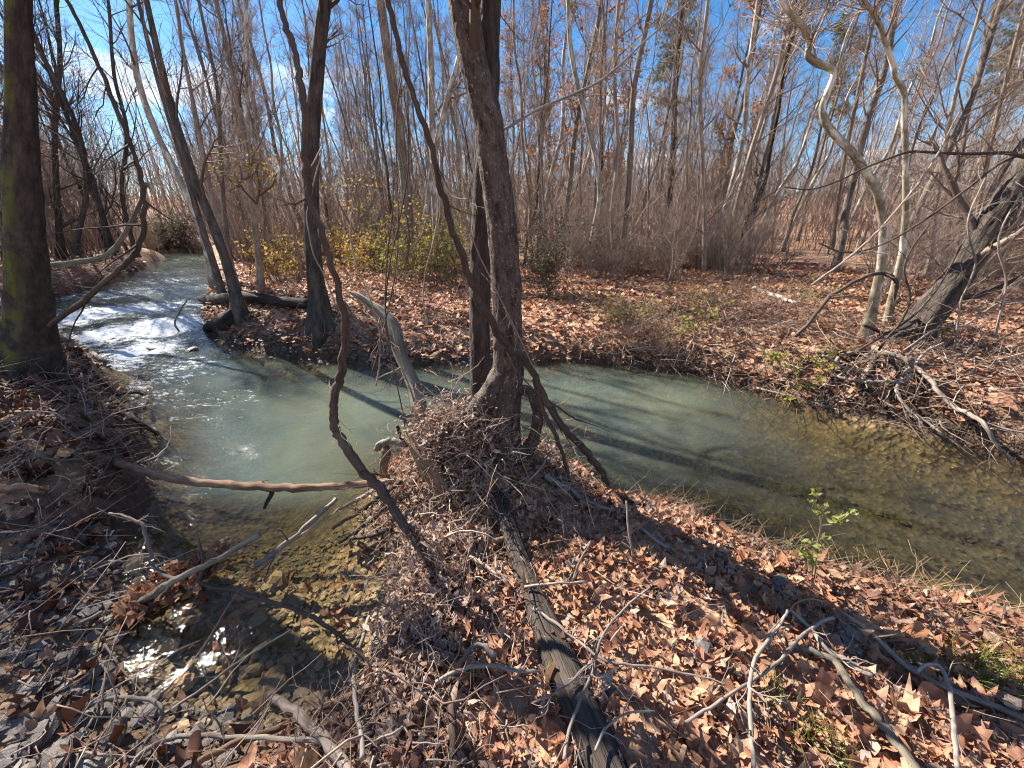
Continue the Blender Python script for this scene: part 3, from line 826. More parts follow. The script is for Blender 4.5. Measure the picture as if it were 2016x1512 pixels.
TPL['olive'] = [tpl_shrub(216, 1.6, 16, 'twig', .6, 'leaf_yellowgreen', 700, .06)]
TPL['ever'] = [tpl_shrub(221, 1.6, 22, 'twig', .55, 'leaf_ever', 2300, .05, n3=6), tpl_shrub(222, 2.4, 26, 'twig_dark', .5, 'leaf_ever', 4200, .07, n3=6)]
TPL['low'] = [tpl_shrub(231, .55, 16, 'twig_tan', .9, 'leaf_yellowgreen', 160, .05, rs=.004), tpl_shrub(232, .7, 18, 'twig_tan', 1.0, 'leaf_orange', 120, .05, rs=.004), tpl_shrub(233, .6, 22, 'twig', 1.0, rs=.004)]
STX = {'brush': ('bare_shrub', 'bare tan brushy shrub'), 'yellow': ('yellow_shrub', 'yellow-leaved shrub'), 'olive': ('olive_shrub', 'shrub with sparse yellow-green leaves'), 'ever': ('evergreen_shrub', 'dark evergreen shrub'), 'low': ('low_bramble', 'low twiggy bramble')}
g = np.random.default_rng(8)
def shrub(kd, u, v, s, label, group, i=None, h=0):
    p = ong(u, v)
    if label.endswith('*'):
        label = ('tall ' if s > 1.05 else 'short ' if s < .8 else '') + label[:-1] + ('in front ' if v > 525 else 'set back ') + sector(p[0], p[1]); group = group + ': ' + label
    plant(STX[kd][0], TPL[kd][g.integers(len(TPL[kd])) if i is None else i], placed(p[0], p[1]), g.uniform(0, 6.28), s, label, 'shrub', group)
shrub('ever', 1085, 585, .95, 'dense dark evergreen shrub beside the forked tree on the far bank', 'evergreen shrubs', 0)
shrub('ever', 375, 498, 1.25, 'dark evergreen shrub where the stream disappears upstream', 'evergreen shrubs', 1)
shrub('ever', 330, 490, 1.0, 'smaller dark evergreen shrub leaning over the upstream bend', 'evergreen shrubs', 1)
YL = ['large yellow-leaved shrub nearest the slim bank trees', 'yellow-leaved shrub left of the straight bank trunk', 'yellow-leaved shrub just right of the straight bank trunk', 'tall yellow-leaved shrub behind the slim bank trees', 'tall yellow-leaved shrub behind the snag tip', 'yellow-leaved shrub furthest upstream on the far bank', 'tall yellow-leaved shrub set back behind the crooked vine', 'yellow-leaved shrub closest to the forked trunk']
for u, v, s, i in ((545, 560, 1.0, 0), (590, 545, 1.1, 1), (700, 545, 1.1, 0), (560, 520, 1.3, 0), (760, 530, 1.2, 1), (500, 515, 1.2, 1), (660, 520, 1.2, 0), (830, 545, 1.1, 0)):
    shrub('yellow', u, v, s * .8, YL.pop(0), 'yellow shrubs on the far bank', i)
OL = ['olive-leaved shrub right behind the snag base', 'olive-leaved shrub nearest the forked trunk', 'olive-leaved shrub behind the snag tip', 'tall olive-leaved shrub set back behind the wiry vines', 'tall olive-leaved shrub set back left of the forked trunk']
for u, v, s in ((850, 570, 1.1), (890, 560, 1.2), (780, 560, 1.0), (730, 525, 1.4), (880, 530, 1.4)):
    shrub('olive', u, v, s * .9, OL.pop(0), 'olive shrubs behind the snag')
for i in range(70):
    u = g.uniform(1090, 1560); v = g.uniform(520, 552) if i % 2 else g.uniform(490, 530)
    if u > 1470 and v > 520: continue
    shrub('brush', u, v, g.uniform(.7, 1.15), 'bare tan brushy shrub *', 'tan brush along the far bank')
for i in range(34):
    u = g.uniform(430, 1000); v = g.uniform(490, 535)
    shrub('brush', u, v, g.uniform(.8, 1.3), 'bare brushy shrub among yellow leaves *', 'brush behind the yellow shrubs')
for i in range(26):
    u = g.uniform(1700, 2050); v = g.uniform(500, 600)
    shrub('brush', u, v, g.uniform(.6, 1.1), 'bare tan shrub on the right bank *', 'brush around the leaning trunk')
for i in range(34):
    u = g.uniform(80, 340); v = g.uniform(472, 500)
    shrub('brush', u, v, g.uniform(.7, 1.2), 'bare shrub in the upstream shade *', 'brush in the shade upstream')
for i in range(14):
    u = g.uniform(1080, 1650); v = g.uniform(575, 690)
    shrub('low', u, v, g.uniform(.5, 1.0), 'low twiggy bramble on the far bank *', 'brambles on the far bank')
# ------------------------------------------------------------------ traced trees and branches
def trace(pts, per=5):
    """rows (u, v, where, width): where is a distance Y in metres or ('g', height over the ground). Returns (n,4): xyz and radius"""
    out = []
    for q in pts:
        u, v, wh, w = q
        p = (ong(u, v, wh[1]) if wh[0] == 'g' else atZ(u, v, wh[1])) if isinstance(wh, tuple) else atY(u, v, wh)
        cf = math.hypot(1, (u - 1008) / FPX) ** .6
        out.append([*p, w / FPX * depth(p) * .5 / cf * .92])
    return smooth_path(out, per)

def yline(uv, y0, y1, w0, w1, mid=None):
    n = len(uv); o = []
    for i, q in enumerate(uv):
        f = i / (n - 1)
        o.append((q[0], q[1], y0 + (y1 - y0) * f, q[2] if len(q) > 2 else w0 + (w1 - w0) * f))
    return o

def gline(uv, h, w0, w1):
    n = len(uv); o = []
    for i, q in enumerate(uv):
        f = i / (n - 1)
        hh = h if not hasattr(h, '__len__') else np.interp(f, np.linspace(0, 1, len(h)), h)
        o.append((q[0], q[1], ('g', float(hh)), q[2] if len(q) > 2 else w0 + (w1 - w0) * f))
    return o

_sd = [300]
def stick(name, label, pts, mat='deadwood', tw=0, twl=.2, k=8, amp=.09, cat='branch', group=None, per=6, wob=.13, twm=None, sub=2, fr=(4, 2), groove=None):
    _sd[0] += 1; g = np.random.default_rng(_sd[0])
    sp = trace(pts, per)
    jit = np.stack([noise(np.arange(len(sp)) * .6, i * 7.1, 0, _sd[0]) for i in range(3)], 1)
    if groove is None and k <= 16: sp[1:-1, :3] += jit[1:-1] * np.minimum(sp[1:-1, 3:4] * .45, .009)
    mb = MB(); rough_tube(mb, sp[:, :3], np.maximum(sp[:, 3], .0014), k, amp, fr, _sd[0], wob, groove)
    if not tw:
        return mb.build(name, M[mat], None, label=label, cat=cat, group=group)
    e = link(name, None, None, label, cat, group, loc=tuple(sp[0, :3]))
    o = mb.build('stem', M[mat], e); o.location = -e.location
    p, d, pi, t = spawn(sp[None, :, :3], tw, .15, .97, (.5, 1.1), g)
    rr = np.interp(t * (len(sp) - 1), np.arange(len(sp)), sp[:, 3]) * .45
    A = grow(p, d, twl * g.uniform(.4, 1.2, tw), 6, .2, -.01, g)
    tb = MB(); tb.tubes(A, np.clip(rr, .0012, .01), .001, 4)
    if sub:
        p, d, pi, t = spawn(A, sub, .3, 1, (.4, 1.), g)
        tb.tubes(grow(p, d, twl * g.uniform(.15, .5, len(p)), 4, .25, 0, g), .0014, .0008, 3)
    o = tb.build('twigs', M[twm or mat], e); o.location = -e.location
    return e

def traced_tree(name, label, pts, mat, twm='twig', up=5.0, k=14, amp=.07, n1=14, L1=1.6, lo=.35, per=6, flare=.5, group=None, n2=6, n3=4, extra=None, fr=(6, 2), topw=.3, bare_to=0.0, tr=.0035):
    """a tree whose stem runs through the given points from its foot and goes on upward out of the picture"""
    _sd[0] += 1; g = np.random.default_rng(_sd[0])
    q = []
    for (u, v, wh, w) in pts:
        p = (ong(u, v, wh[1]) if wh[0] == 'g' else atZ(u, v, wh[1])) if isinstance(wh, tuple) else atY(u, v, wh)
        cf = math.hypot(1, (u - 1008) / FPX)
        q.append([*p, w / FPX * depth(p) * .5 / cf * .84])
    q = np.array(q)
    foot = q[0].copy(); foot[2] -= .25; foot[3] *= 1.1
    q = np.vstack([foot, q])
    if up:
        d = nrm(q[-1, :3] - q[-3, :3]); d[2] = max(d[2], .5); d = nrm(d)
        for i in range(1, 5):
            d = nrm(d + np.array([*g.normal(0, .07, 2), .10]))
            q = np.vstack([q, [*(q[-1, :3] + d * up / 4), q[-1, 3] * (.86 if i < 4 else .45)]])
    sp = smooth_path(q, per)
    e = link(name, None, None, label, 'tree', group, loc=tuple(q[1, :3]))
    t = MB(); rough_tube(t, sp[:, :3], sp[:, 3], k, amp, fr, _sd[0], .06,
                         (lambda th, L: flare * q[1, 3] * np.exp(-np.maximum(L - .2, 0) / (q[1, 3] * 2.5))[:, None] * (1 + .6 * np.cos(4 * th + _sd[0]))[None]) if flare else None)
    o = t.build('trunk', M[mat], e); o.location = -e.location
    if n1:
        c = MB(); branches(c, sp[:, :3], sp[:, 3], g, n1, L1, max(lo, bare_to), .99, (.5, 1.1), .06, n2, n3, .4, tr=tr)
        if extra: extra(c, g)
        o = c.build('crown', M[twm], e); o.location = -e.location
    return e

def add_part(e, name, mb, mat, label=None):
    o = mb.build(name, M[mat], e); o.location = -e.location
    if label: o['label'] = label
    return o

# --- the forked tree on the tip of the spit
Ym = 2.2
main = [(985, 985, 2.14, 128), (988, 930, 2.15, 100), (988, 880, 2.16, 82), (990, 840, 2.17, 74), (993, 790, 2.18, 73), (998, 740, 2.19, 68), (999, 690, 2.2, 65), (998, 620, 2.2, 64), (992, 500, 2.21, 66),
        (982, 400, 2.22, 69), (969, 300, 2.23, 69), (962, 245, 2.23, 69), (946, 185, 2.24, 66), (931, 125, 2.25, 64), (918, 50, 2.26, 68), (911, 0, 2.27, 72), (900, -90, 2.3, 70), (890, -200, 2.35, 68)]
ft = traced_tree('forked_tree', 'forked tree with mottled brown bark rising from the debris on the spit', main, 'bark_main', 'twig_dark', 4.5, 56, .085, 6, 1.5, .62, 12, .15, fr=(22, 7))
mb = MB(); sp = trace([(950, 860, 2.46, 50), (947, 780, 2.47, 44), (945, 700, 2.48, 42), (945, 600, 2.5, 44), (946, 500, 2.5, 45), (952, 380, 2.5, 46), (960, 200, 2.5, 47), (962, 80, 2.5, 48), (963, 0, 2.5, 50), (966, -120, 2.52, 50), (975, -400, 2.6, 46), (990, -900, 2.7, 40)], 10)
rough_tube(mb, sp[:, :3], sp[:, 3], 36, .08, (14, 5), 71); add_part(ft, 'second_stem', mb, 'bark_dark', 'darker straight stem behind the main trunk')
for pts in ([(990, 735, 2.17, 44), (968, 768, 2.14, 46), (948, 795, 2.11, 44), (930, 815, 2.08, 36), (908, 832, 2.05, 26), (880, 846, 2.0, 16), (850, 870, 1.95, 8)],
            [(1010, 772, 2.17, 26), (1034, 768, 2.16, 23), (1051, 782, 2.15, 24), (1058, 812, 2.14, 23), (1056, 842, 2.13, 23), (1048, 868, 2.13, 26), (1034, 892, 2.13, 32), (1015, 915, 2.14, 38)],
            [(965, 850, 2.12, 40), (945, 895, 2.06, 34), (925, 930, 2.0, 24), (900, 958, 1.95, 12)],
            [(1005, 880, 2.12, 44), (1030, 925, 2.1, 36), (1065, 950, 2.12, 22), (1110, 965, 2.15, 12)]):
    mb = MB(); sp = trace(pts, 8); rough_tube(mb, sp[:, :3], sp[:, 3], 20, .10, (10, 5), 75 + len(pts), .1)
    add_part(ft, 'root', mb, 'bark_main')
mb = MB(); g = np.random.default_rng(77)
sp = trace([(985, 258, 2.28, 6), (1010, 245, 2.35, 6), (1060, 215, 2.5, 5.5), (1130, 185, 2.7, 5.5), (1180, 160, 2.9, 5), (1220, 128, 3.0, 4.6), (1260, 90, 3.1, 4), (1305, 50, 3.2, 3.4), (1350, 10, 3.3, 3)], 6)
rough_tube(mb, sp[:, :3], sp[:, 3], 8, .06, (4, 2), 78)
p, d, pi, t = spawn(sp[None, :, :3], 9, .3, 1, (.4, .9), g); A = grow(p, d, g.uniform(.2, .6, 9), 5, .12, .02, g); mb.tubes(A, .003, .0012, 4)
add_part(ft, 'limb', mb, 'deadgrey', 'long thin limb slanting up across the sky')

# --- lianas
stick('hanging_vine', 'grey liana crossing in front of the forked trunk down to the water', yline([(745, -420, 10.2), (757, -60, 11.0), (763, 0, 11.9), (785, 90, 11.9), (801, 150, 12.8), (826, 222, 12.8), (850, 290, 13.6), (868, 370, 13.6), (885, 440, 14.4)], 1.75, 1.92, 12, 16) +
      [(905, 492, 1.93, 15.3), (930, 560, 1.95, 16.1), (952, 610, 1.97, 17.0), (976, 650, 1.98, 17.0), (1004, 686, 2.0, 17.0), (1042, 722, 2.02, 16.1), (1070, 778, 2.05, 15.3), (1100, 830, 2.08, 15.3), (1126, 862, 2.1, 15.3), (1160, 896, 2.14, 15.3), (1186, 932, 2.18, 14.4), (1203, 985, 2.2, 14.4), (1210, 1040, 2.2, 12.8)], 'vine', 7, .35, 14, .08, 'vine', per=8)
stick('vine_fork', 'short dark offshoot dropping beside the liana right of the trunk', yline([(1052, 748), (1066, 800), (1090, 850), (1107, 890), (1117, 935), (1122, 965)], 2.03, 2.12, 11, 8), 'vine', 0, cat='vine')
stick('crooked_vine', 'dark crooked vine hanging before the stream and bending into the debris',
      yline([(520, -420, 10), (546, -60, 11), (550, 0, 12), (563, 50, 13), (586, 130, 14), (597, 200, 15), (600, 280, 15), (603, 340, 15), (613, 400, 15), (635, 460, 15), (651, 520, 15), (668, 580, 15), (679, 640, 16), (676, 700, 17), (668, 745, 18), (660, 790, 19), (655, 822, 20)], 1.9, 1.72, 10, 20)
      + [(668, 860, 1.70, 20), (690, 892, 1.68, 21), (716, 928, 1.66, 21), (746, 962, 1.63, 21), (782, 1012, 1.58, 20), (816, 1062, 1.53, 19), (852, 1108, 1.48, 18), (880, 1160, 1.42, 15)], 'vine', 6, .25, 14, .10, 'vine', per=8)
stick('pale_tendril', 'thin pale tendril twining beside the dark crooked vine', yline([(602, 290), (610, 330), (632, 295), (618, 360), (604, 430), (618, 500), (640, 545), (660, 600)], 1.85, 1.8, 3.4, 3), 'deadwood', 0, cat='vine', k=5)
gv = np.random.default_rng(41)
for i, (u0, v0, u1, v1, lb) in enumerate(((795, 180, 770, 700, 'thin wiry vine dangling over the broken snag'), (830, 150, 1060, 790, 'wiry vine wrapped slantwise over the forked trunk'), (808, 120, 740, 740, 'slack thin vine dropping to the water beside the snag'),
                                          (845, 300, 850, 640, 'thin vine hanging straight between snag and forked tree'), (760, 330, 790, 900, 'fine vine looping past the snag foot'), (700, 420, 745, 760, 'thin drooping vine left of the snag'))):
    f = np.linspace(0, 1, 7)
    pts = [(u0 + (u1 - u0) * t + 16 * math.sin(t * 6 + i * 2) , v0 + (v1 - v0) * t, 2.15 - (.25 * math.sin(t * 3.1) if i == 1 else -.2), 3.2) for t in f]
    stick('thin_vine', lb, pts, 'deadwood' if i % 2 else 'vine', 5, .22, 5, cat='vine', group='wiry vines near the snag')

# --- trees traced along the far bank and upstream
def base_y(u, v): return float(ong(u, v)[1])
yb = base_y(60, 735)
traced_tree('mossy_tree', 'thick dark trunk with green moss at the near edge of the rapids', [(58, 735, yb, 150), (60, 670, yb, 122), (58, 600, yb, 108), (52, 500, yb, 100), (47, 400, yb, 96), (43, 300, yb, 88), (40, 150, yb, 76), (37, 0, yb, 68), (34, -200, yb, 64)],
            'bark_moss', 'twig_dark', 4, 40, .08, 7, 1.3, .6, 10, .35, fr=(12, 4))
T = []
def tt(name, label, pts, mat, twm='twig', dy=0., **kw):
    y0 = base_y(pts[0][0], pts[0][1]) if kw.get('y') is None else kw['y']
    kw.pop('y', None)
    n = len(pts)
    return traced_tree(name, label, [(q[0], q[1], y0 + dy * i / (n - 1), q[2]) for i, q in enumerate(pts)], mat, twm, **kw)
tt('leaning_tree', 'stout leaning trunk beside the fallen log at the rapids', [(473, 622, 34), (458, 560, 28), (440, 500, 26), (414, 430, 25), (385, 360, 24), (358, 280, 23), (334, 200, 21), (312, 110, 19), (288, 0, 16), (262, -120, 14)], 'bark_mid', up=1.8, n1=12, lo=.3)
tt('leaning_tree', 'thinner trunk leaning close behind the stout one at the rapids', [(440, 585, 21), (418, 510, 18), (398, 450, 17), (372, 360, 15), (345, 270, 15), (320, 190, 13), (298, 110, 12), (272, 0, 11), (250, -100, 10)], 'bark_mid', up=1.5, n1=10, lo=.3, dy=.3)
tt('pale_leaning_tree', 'pale curved trunk arching behind the leaning pair', [(418, 545, 18), (395, 450, 18), (352, 350, 18), (312, 270, 18), (278, 180, 18), (262, 100, 17), (254, 0, 16), (250, -100, 14)], 'bark_pale', up=1.5, n1=10, lo=.3, y=10.5)
tt('slim_tree', 'slim bare tree right of the leaning pair, bowed to one side', [(478, 590, 13), (455, 520, 13), (420, 400, 12), (388, 240, 11), (362, 110, 10), (345, 0, 9)], 'bark_tan', up=1.6, n1=8, lo=.2)
tt('slim_tree', 'slim upright tree nearest the yellow shrubs', [(516, 575, 18), (500, 420, 15), (482, 280, 14), (468, 190, 13), (445, 90, 12), (424, 0, 11)], 'bark_tan', up=1.6, n1=8, lo=.2)
tt('slim_tree', 'slim pale tree standing straight among the bank saplings', [(512, 545, 13), (495, 380, 12), (488, 250, 12), (487, 150, 11), (484, 0, 10)], 'bark_pale', up=1.6, n1=8, lo=.2)
tt('slim_tree', 'slim grey tree between the leaning pair and the saplings', [(462, 560, 12), (442, 420, 11), (434, 290, 10), (428, 180, 10), (410, 90, 9), (391, 0, 8)], 'bark_grey', up=1.6, n1=8, lo=.2)
tt('bank_tree', 'straight dark trunk standing alone on the leafy far bank', [(633, 648, 54), (628, 600, 42), (620, 540, 39), (614, 430, 37), (613, 330, 36), (618, 220, 35), (628, 100, 34), (640, 0, 31), (650, -90, 28)], 'bark_mid', 'twig_dark', up=2.0, k=24, n1=10, lo=.5, per=8, flare=.4)
tt('dark_slanting_tree', 'dark slanting trunk behind the snag and wiry vines', [(815, 575, 28), (806, 470, 25), (800, 380, 25), (788, 270, 24), (768, 140, 23), (748, 0, 22), (735, -80, 20)], 'bark_grey', up=1.8, n1=10, lo=.3, y=13)
tt('pale_tree', 'white-barked stem seen between liana and forked trunk', [(860, 500, 14), (853, 340, 15), (850, 220, 16), (848, 110, 15), (843, 0, 13)], 'bark_pale', up=3.5, n1=14, lo=.3, y=11)
tt('pale_tree', 'pale leaning stem just left of the forked trunk', [(840, 420, 13), (858, 290, 14), (880, 200, 13), (902, 120, 12), (925, 20, 11)], 'bark_pale', up=3, n1=12, lo=.3, y=9.5)
tt('bowed_tree', 'pale bowed slender tree right of the forked trunk', [(1158, 540, 10), (1165, 470, 10), (1180, 390, 11), (1174, 320, 12), (1156, 240, 12), (1135, 160, 11), (1122, 80, 11), (1118, 0, 10)], 'bark_pale', 'twig_tan', up=1.6, n1=8, lo=.2)
tt('tan_tree', 'straight dark tree on the sunny middle of the thicket', [(1312, 500, 16), (1318, 400, 15), (1326, 280, 14), (1330, 150, 13), (1345, 0, 12)], 'bark_dark', 'twig', up=4, n1=20, lo=.15)
tt('tan_tree', 'pale stem curving up left of the clearing', [(1408, 520, 14), (1418, 450, 13), (1442, 360, 13), (1463, 270, 13), (1472, 160, 12), (1484, 60, 11), (1498, -30, 10)], 'bark_pale', 'twig_tan', up=4, n1=18, lo=.2)
tt('tan_tree', 'stem forking beside the pale curved one, leaning over the clearing', [(1424, 535, 13), (1442, 440, 12), (1470, 330, 12), (1498, 240, 12), (1530, 140, 11), (1552, 40, 10)], 'bark_tan', 'twig_tan', up=4, n1=18, lo=.2)
tt('tan_tree', 'dark-footed tree at the near corner of the clearing', [(1466, 525, 15), (1478, 440, 14), (1496, 350, 13), (1520, 250, 12), (1548, 110, 12), (1566, 0, 10)], 'bark_grey', 'twig_tan', up=4, n1=18, lo=.2)
tt('tan_tree', 'upright grey tree in front of the tan brush', [(1385, 540, 12), (1388, 420, 11), (1382, 300, 11), (1378, 160, 10), (1394, 0, 9)], 'bark_tan', 'twig_tan', up=4, n1=18, lo=.15)
tt('tan_tree', 'thin tree rising left of the tan brush', [(1212, 545, 10), (1205, 430, 10), (1216, 300, 9), (1210, 150, 9), (1218, 0, 8)], 'bark_tan', 'twig_tan', up=4, n1=18, lo=.15)
for i, (pts, lb) in enumerate((([(1830, 520, 14), (1845, 400, 13), (1862, 280, 13), (1890, 150, 12), (1930, 20, 11)], 'tan pole behind the twin sycamore limbs, leaning outward'), ([(1905, 540, 14), (1925, 420, 13), (1952, 280, 12), (1990, 120, 12), (2020, 0, 11)], 'tan pole behind the leaning dark trunk'),
                               ([(1860, 560, 11), (1870, 450, 11), (1895, 300, 10), (1915, 180, 10), (1960, 0, 9)], 'thin pole close against the sycamore clump'), ([(1640, 470, 10), (1660, 330, 10), (1690, 180, 10), (1720, 40, 9)], 'thin pole behind the crooked sycamore limb'))):
    tt('tan_pole', lb, pts, 'bark_tan', 'twig_tan', up=4, n1=18, lo=.15, y=8.0 + i)
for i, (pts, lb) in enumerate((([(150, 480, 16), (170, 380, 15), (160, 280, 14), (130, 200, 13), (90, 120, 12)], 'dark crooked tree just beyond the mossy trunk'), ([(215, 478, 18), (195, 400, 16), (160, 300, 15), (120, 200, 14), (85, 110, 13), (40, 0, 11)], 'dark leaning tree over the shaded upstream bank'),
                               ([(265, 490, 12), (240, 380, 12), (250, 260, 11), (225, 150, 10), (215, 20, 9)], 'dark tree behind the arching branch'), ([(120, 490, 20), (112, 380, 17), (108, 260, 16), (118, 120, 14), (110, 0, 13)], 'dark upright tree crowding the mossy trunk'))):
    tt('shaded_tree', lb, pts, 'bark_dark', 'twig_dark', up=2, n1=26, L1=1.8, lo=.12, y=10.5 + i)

for x_, y_, i_, lb in ((-6.7, 4.0, 0, 'added off-frame dark tree shading the near left bank, nearest the mossy trunk'), (-7.9, 4.5, 2, 'added off-frame dark tree shading the near left bank, furthest back'), (-6.0, 2.8, 1, 'added off-frame dark tree shading the near left bank, closest to the stony beach')):
    plant('dark_tree', TPL['dark'][i_], placed(x_, y_), x_, .72, lb, 'tree', 'dark trees added off frame to shade the near left bank')  # mostly out-of-frame trees, added to throw shade on the left bank
# --- right bank clump: two sycamore limbs and a thick leaning trunk
ys = base_y(1705, 668)
tt('crooked_sycamore', 'pale crooked sycamore limb zigzagging against the sky', [(1704, 672, 38), (1710, 640, 31), (1722, 585, 27), (1735, 520, 24), (1739, 458, 23), (1736, 417, 23), (1726, 375, 24), (1701, 333, 24), (1678, 300, 23), (1649, 271, 22), (1626, 242, 20), (1619, 212, 17), (1628, 184, 16), (1641, 150, 16), (1639, 137, 17), (1611, 125, 19), (1591, 110, 18), (1593, 90, 16), (1587, 62, 16), (1560, 32, 15), (1538, 0, 14), (1525, -60, 13)],
   'bark_syc', 'twig_tan', up=2.5, n1=7, lo=.45, k=20, y=ys, per=7)
tt('tall_sycamore', 'pale patchy sycamore stem beside the crooked limb', [(1742, 668, 30), (1750, 620, 24), (1762, 560, 21), (1775, 503, 19), (1781, 451, 18), (1783, 400, 18), (1783, 347, 17), (1783, 295, 17), (1780, 243, 17), (1781, 194, 17), (1776, 172, 18), (1763, 150, 17), (1757, 122, 16), (1741, 80, 15), (1733, 52, 15), (1715, 21, 14), (1700, 0, 13), (1680, -50, 12)],
   'bark_syc', 'twig_tan', up=2.5, n1=8, lo=.4, k=18, y=ys + .15, per=7)
lt = tt('leaning_dark_tree', 'thick dark trunk leaning out over the right bank', [(1772, 700, 100), (1790, 672, 86), (1812, 640, 78), (1855, 584, 76), (1906, 515, 77), (1960, 430, 80), (2020, 335, 80), (2080, 240, 80), (2160, 110, 74)], 'bark_dark', 'twig', up=4, n1=18, lo=.3, k=28, y=ys - .15, per=9, amp=.14, fr=(10, 4))
for pts in ([(2110, 330, 4.5, 12), (2016, 309, 4.4, 10), (1976, 301, 4.35, 9), (1906, 303, 4.3, 8), (1837, 300, 4.3, 7), (1792, 299, 4.3, 6), (1750, 312, 4.3, 5), (1698, 333, 4.35, 4.5), (1646, 358, 4.4, 4), (1594, 373, 4.4, 3), (1542, 368, 4.4, 2.4)],
            [(2060, 290, 4.55, 8), (1976, 318, 4.5, 7), (1906, 370, 4.45, 6), (1819, 434, 4.4, 5), (1733, 483, 4.4, 4.5), (1663, 497, 4.4, 4), (1611, 478, 4.4, 3)],
            [(1870, 590, 4.6, 14), (1930, 580, 4.5, 13), (1990, 555, 4.4, 12), (2050, 520, 4.3, 11)],
            [(1850, 600, 4.75, 9), (1760, 655, 4.4, 9), (1700, 640, 4.3, 7)]):
    mb = MB(); sp = trace(pts, 6); rough_tube(mb, sp[:, :3], sp[:, 3], 9, .08, (4, 2), 91)
    g = np.random.default_rng(92); p, d, pi, t = spawn(sp[None, :, :3], 9, .2, 1, (.4, 1.), g); A = grow(p, d, g.uniform(.2, .7, 9), 5, .2, .0, g); mb.tubes(A, .0035, .0015, 4)
    p, d, pi, t = spawn(A, 4, .2, 1, (.4, 1.), g); mb.tubes(grow(p, d, g.uniform(.1, .3, len(p)), 4, .25, 0, g), .0018, .001, 3)
    add_part(lt, 'limb', mb, 'vine')
RB = 'dead branches fallen at the foot of the sycamores'
stick('arching_branch', 'dark branch arching over to the ground left of the sycamores', yline([(1566, 662), (1604, 622), (1628, 588), (1663, 566), (1698, 546), (1733, 538), (1758, 545), (1765, 563), (1757, 590)], 4.3, 4.6, 8, 11), 'vine', 6, .3, group=RB)
stick('fallen_branch', 'long pale dead branch reaching from the right bank over the water', [(1720, 684, ('g', .2), 16), (1743, 696, ('g', .2), 15), (1776, 706, ('g', .2), 14), (1807, 727, ('g', .2), 13), (1828, 745, ('g', .22), 12), (1848, 772, ('g', .22), 12), (1884, 803, ('g', .22), 12), (1932, 831, ('z', .36), 11), (1961, 875, ('z', .22), 9), (1979, 893, ('z', .16), 8), (1994, 915, ('z', .08), 5)], 'deadwood', 9, .5, group=RB)
stick('fallen_branch', 'side fork of the pale dead branch, running level to the frame edge', [(1930, 830, ('z', .36), 7), (1970, 842, ('z', .34), 7), (2016, 852, ('z', .34), 6), (2070, 862, ('z', .34), 5)], 'deadwood', 4, .25, group=RB)
stick('fallen_branch', 'thin grey dead branch hanging to the water before the sycamores', [(1800, 735, ('g', .15), 8), (1769, 755, ('g', .15), 8), (1769, 778, ('g', .16), 7.5), (1789, 806, ('g', .18), 7), (1820, 826, ('g', .16), 6), (1858, 858, ('z', .08), 4.5)], 'deadgrey', 7, .35, group=RB)
stick('fallen_branch', 'grey elbowed branch lying level along the right bank', [(1633, 727, ('g', .12), 7), (1654, 742, ('g', .12), 8), (1705, 750, ('g', .14), 9), (1756, 751, ('g', .15), 8), (1789, 747, ('g', .15), 7), (1780, 733, ('g', .15), 7), (1802, 716, ('g', .16), 6.5), (1822, 693, ('g', .18), 6), (1858, 675, ('g', .2), 5)], 'deadgrey', 9, .4, group=RB)
stick('fallen_branch', 'thin pale stick floating along the right waterline', [(1490, 764, ('z', .03), 5), (1577, 785, ('z', .04), 5.5), (1638, 803, ('z', .04), 5), (1669, 815, ('z', .02), 4)], 'deadwood', 3, .2, group=RB)
stick('bent_root', 'short bent root sticking out of the dark right bank', [(1679, 695, ('g', .1), 10), (1654, 701, ('g', .12), 9), (1646, 714, ('g', .12), 9), (1655, 728, ('g', .08), 8)], 'deadgrey', 0, cat='root')
for i, (uv, lb) in enumerate((([(1690, 690), (1740, 660), (1800, 620), (1850, 560), (1900, 470)], 'wiry branch climbing in front of the leaning dark trunk'), ([(1780, 690), (1840, 650), (1900, 640), (1960, 600), (2016, 590)], 'low wiry branch right of the leaning trunk foot'), ([(1600, 560), (1680, 500), (1760, 420), (1830, 330), (1890, 220)], 'long wiry branch rising past both sycamore limbs'),
                              ([(1730, 690), (1790, 600), (1780, 520), (1830, 440)], 'curled pale vine on the sycamore clump'), ([(1880, 690), (1890, 600), (1920, 520), (1905, 440), (1940, 350)], 'crooked stem standing right of the leaning trunk'), ([(1960, 660), (1980, 560), (1965, 470), (2010, 380)], 'thin crooked stem near the frame edge by the leaning trunk'),
                              ([(1790, 760), (1850, 700), (1930, 690), (2016, 640)], 'grey branch slanting up behind the long pale dead branch'), ([(1620, 700), (1680, 730), (1740, 720), (1800, 760), (1870, 740)], 'tangled grey branch low on the right bank'))):
    stick('wiry_branch', lb, yline(uv, 4.0, 4.3, 6, 4), ('vine', 'deadgrey', 'deadwood')[i % 3], 14, .5, 6, group='wiry tangle around the right bank clump', sub=4)

for uv, lb in (([(1700, 690), (1668, 712), (1640, 742), (1628, 775)], 'dark exposed root curling down the right bank, leftmost'), ([(1725, 700), (1712, 730), (1700, 765), (1704, 800)], 'dark exposed root straight below the crooked sycamore'), ([(1750, 705), (1760, 742), (1748, 785), (1760, 815)], 'dark exposed root below the tall sycamore'), ([(1790, 712), (1815, 745), (1808, 790), (1830, 820)], 'dark exposed root under the leaning dark trunk'), ([(1660, 690), (1610, 705), (1560, 735), (1530, 762)], 'long dark exposed root trailing along the right bank')):
    stick('exposed_root', lb, gline(uv, .06, 17, 7), 'wetwood', 8, .3, 10, cat='root', group='exposed roots of the right bank clump', sub=3)
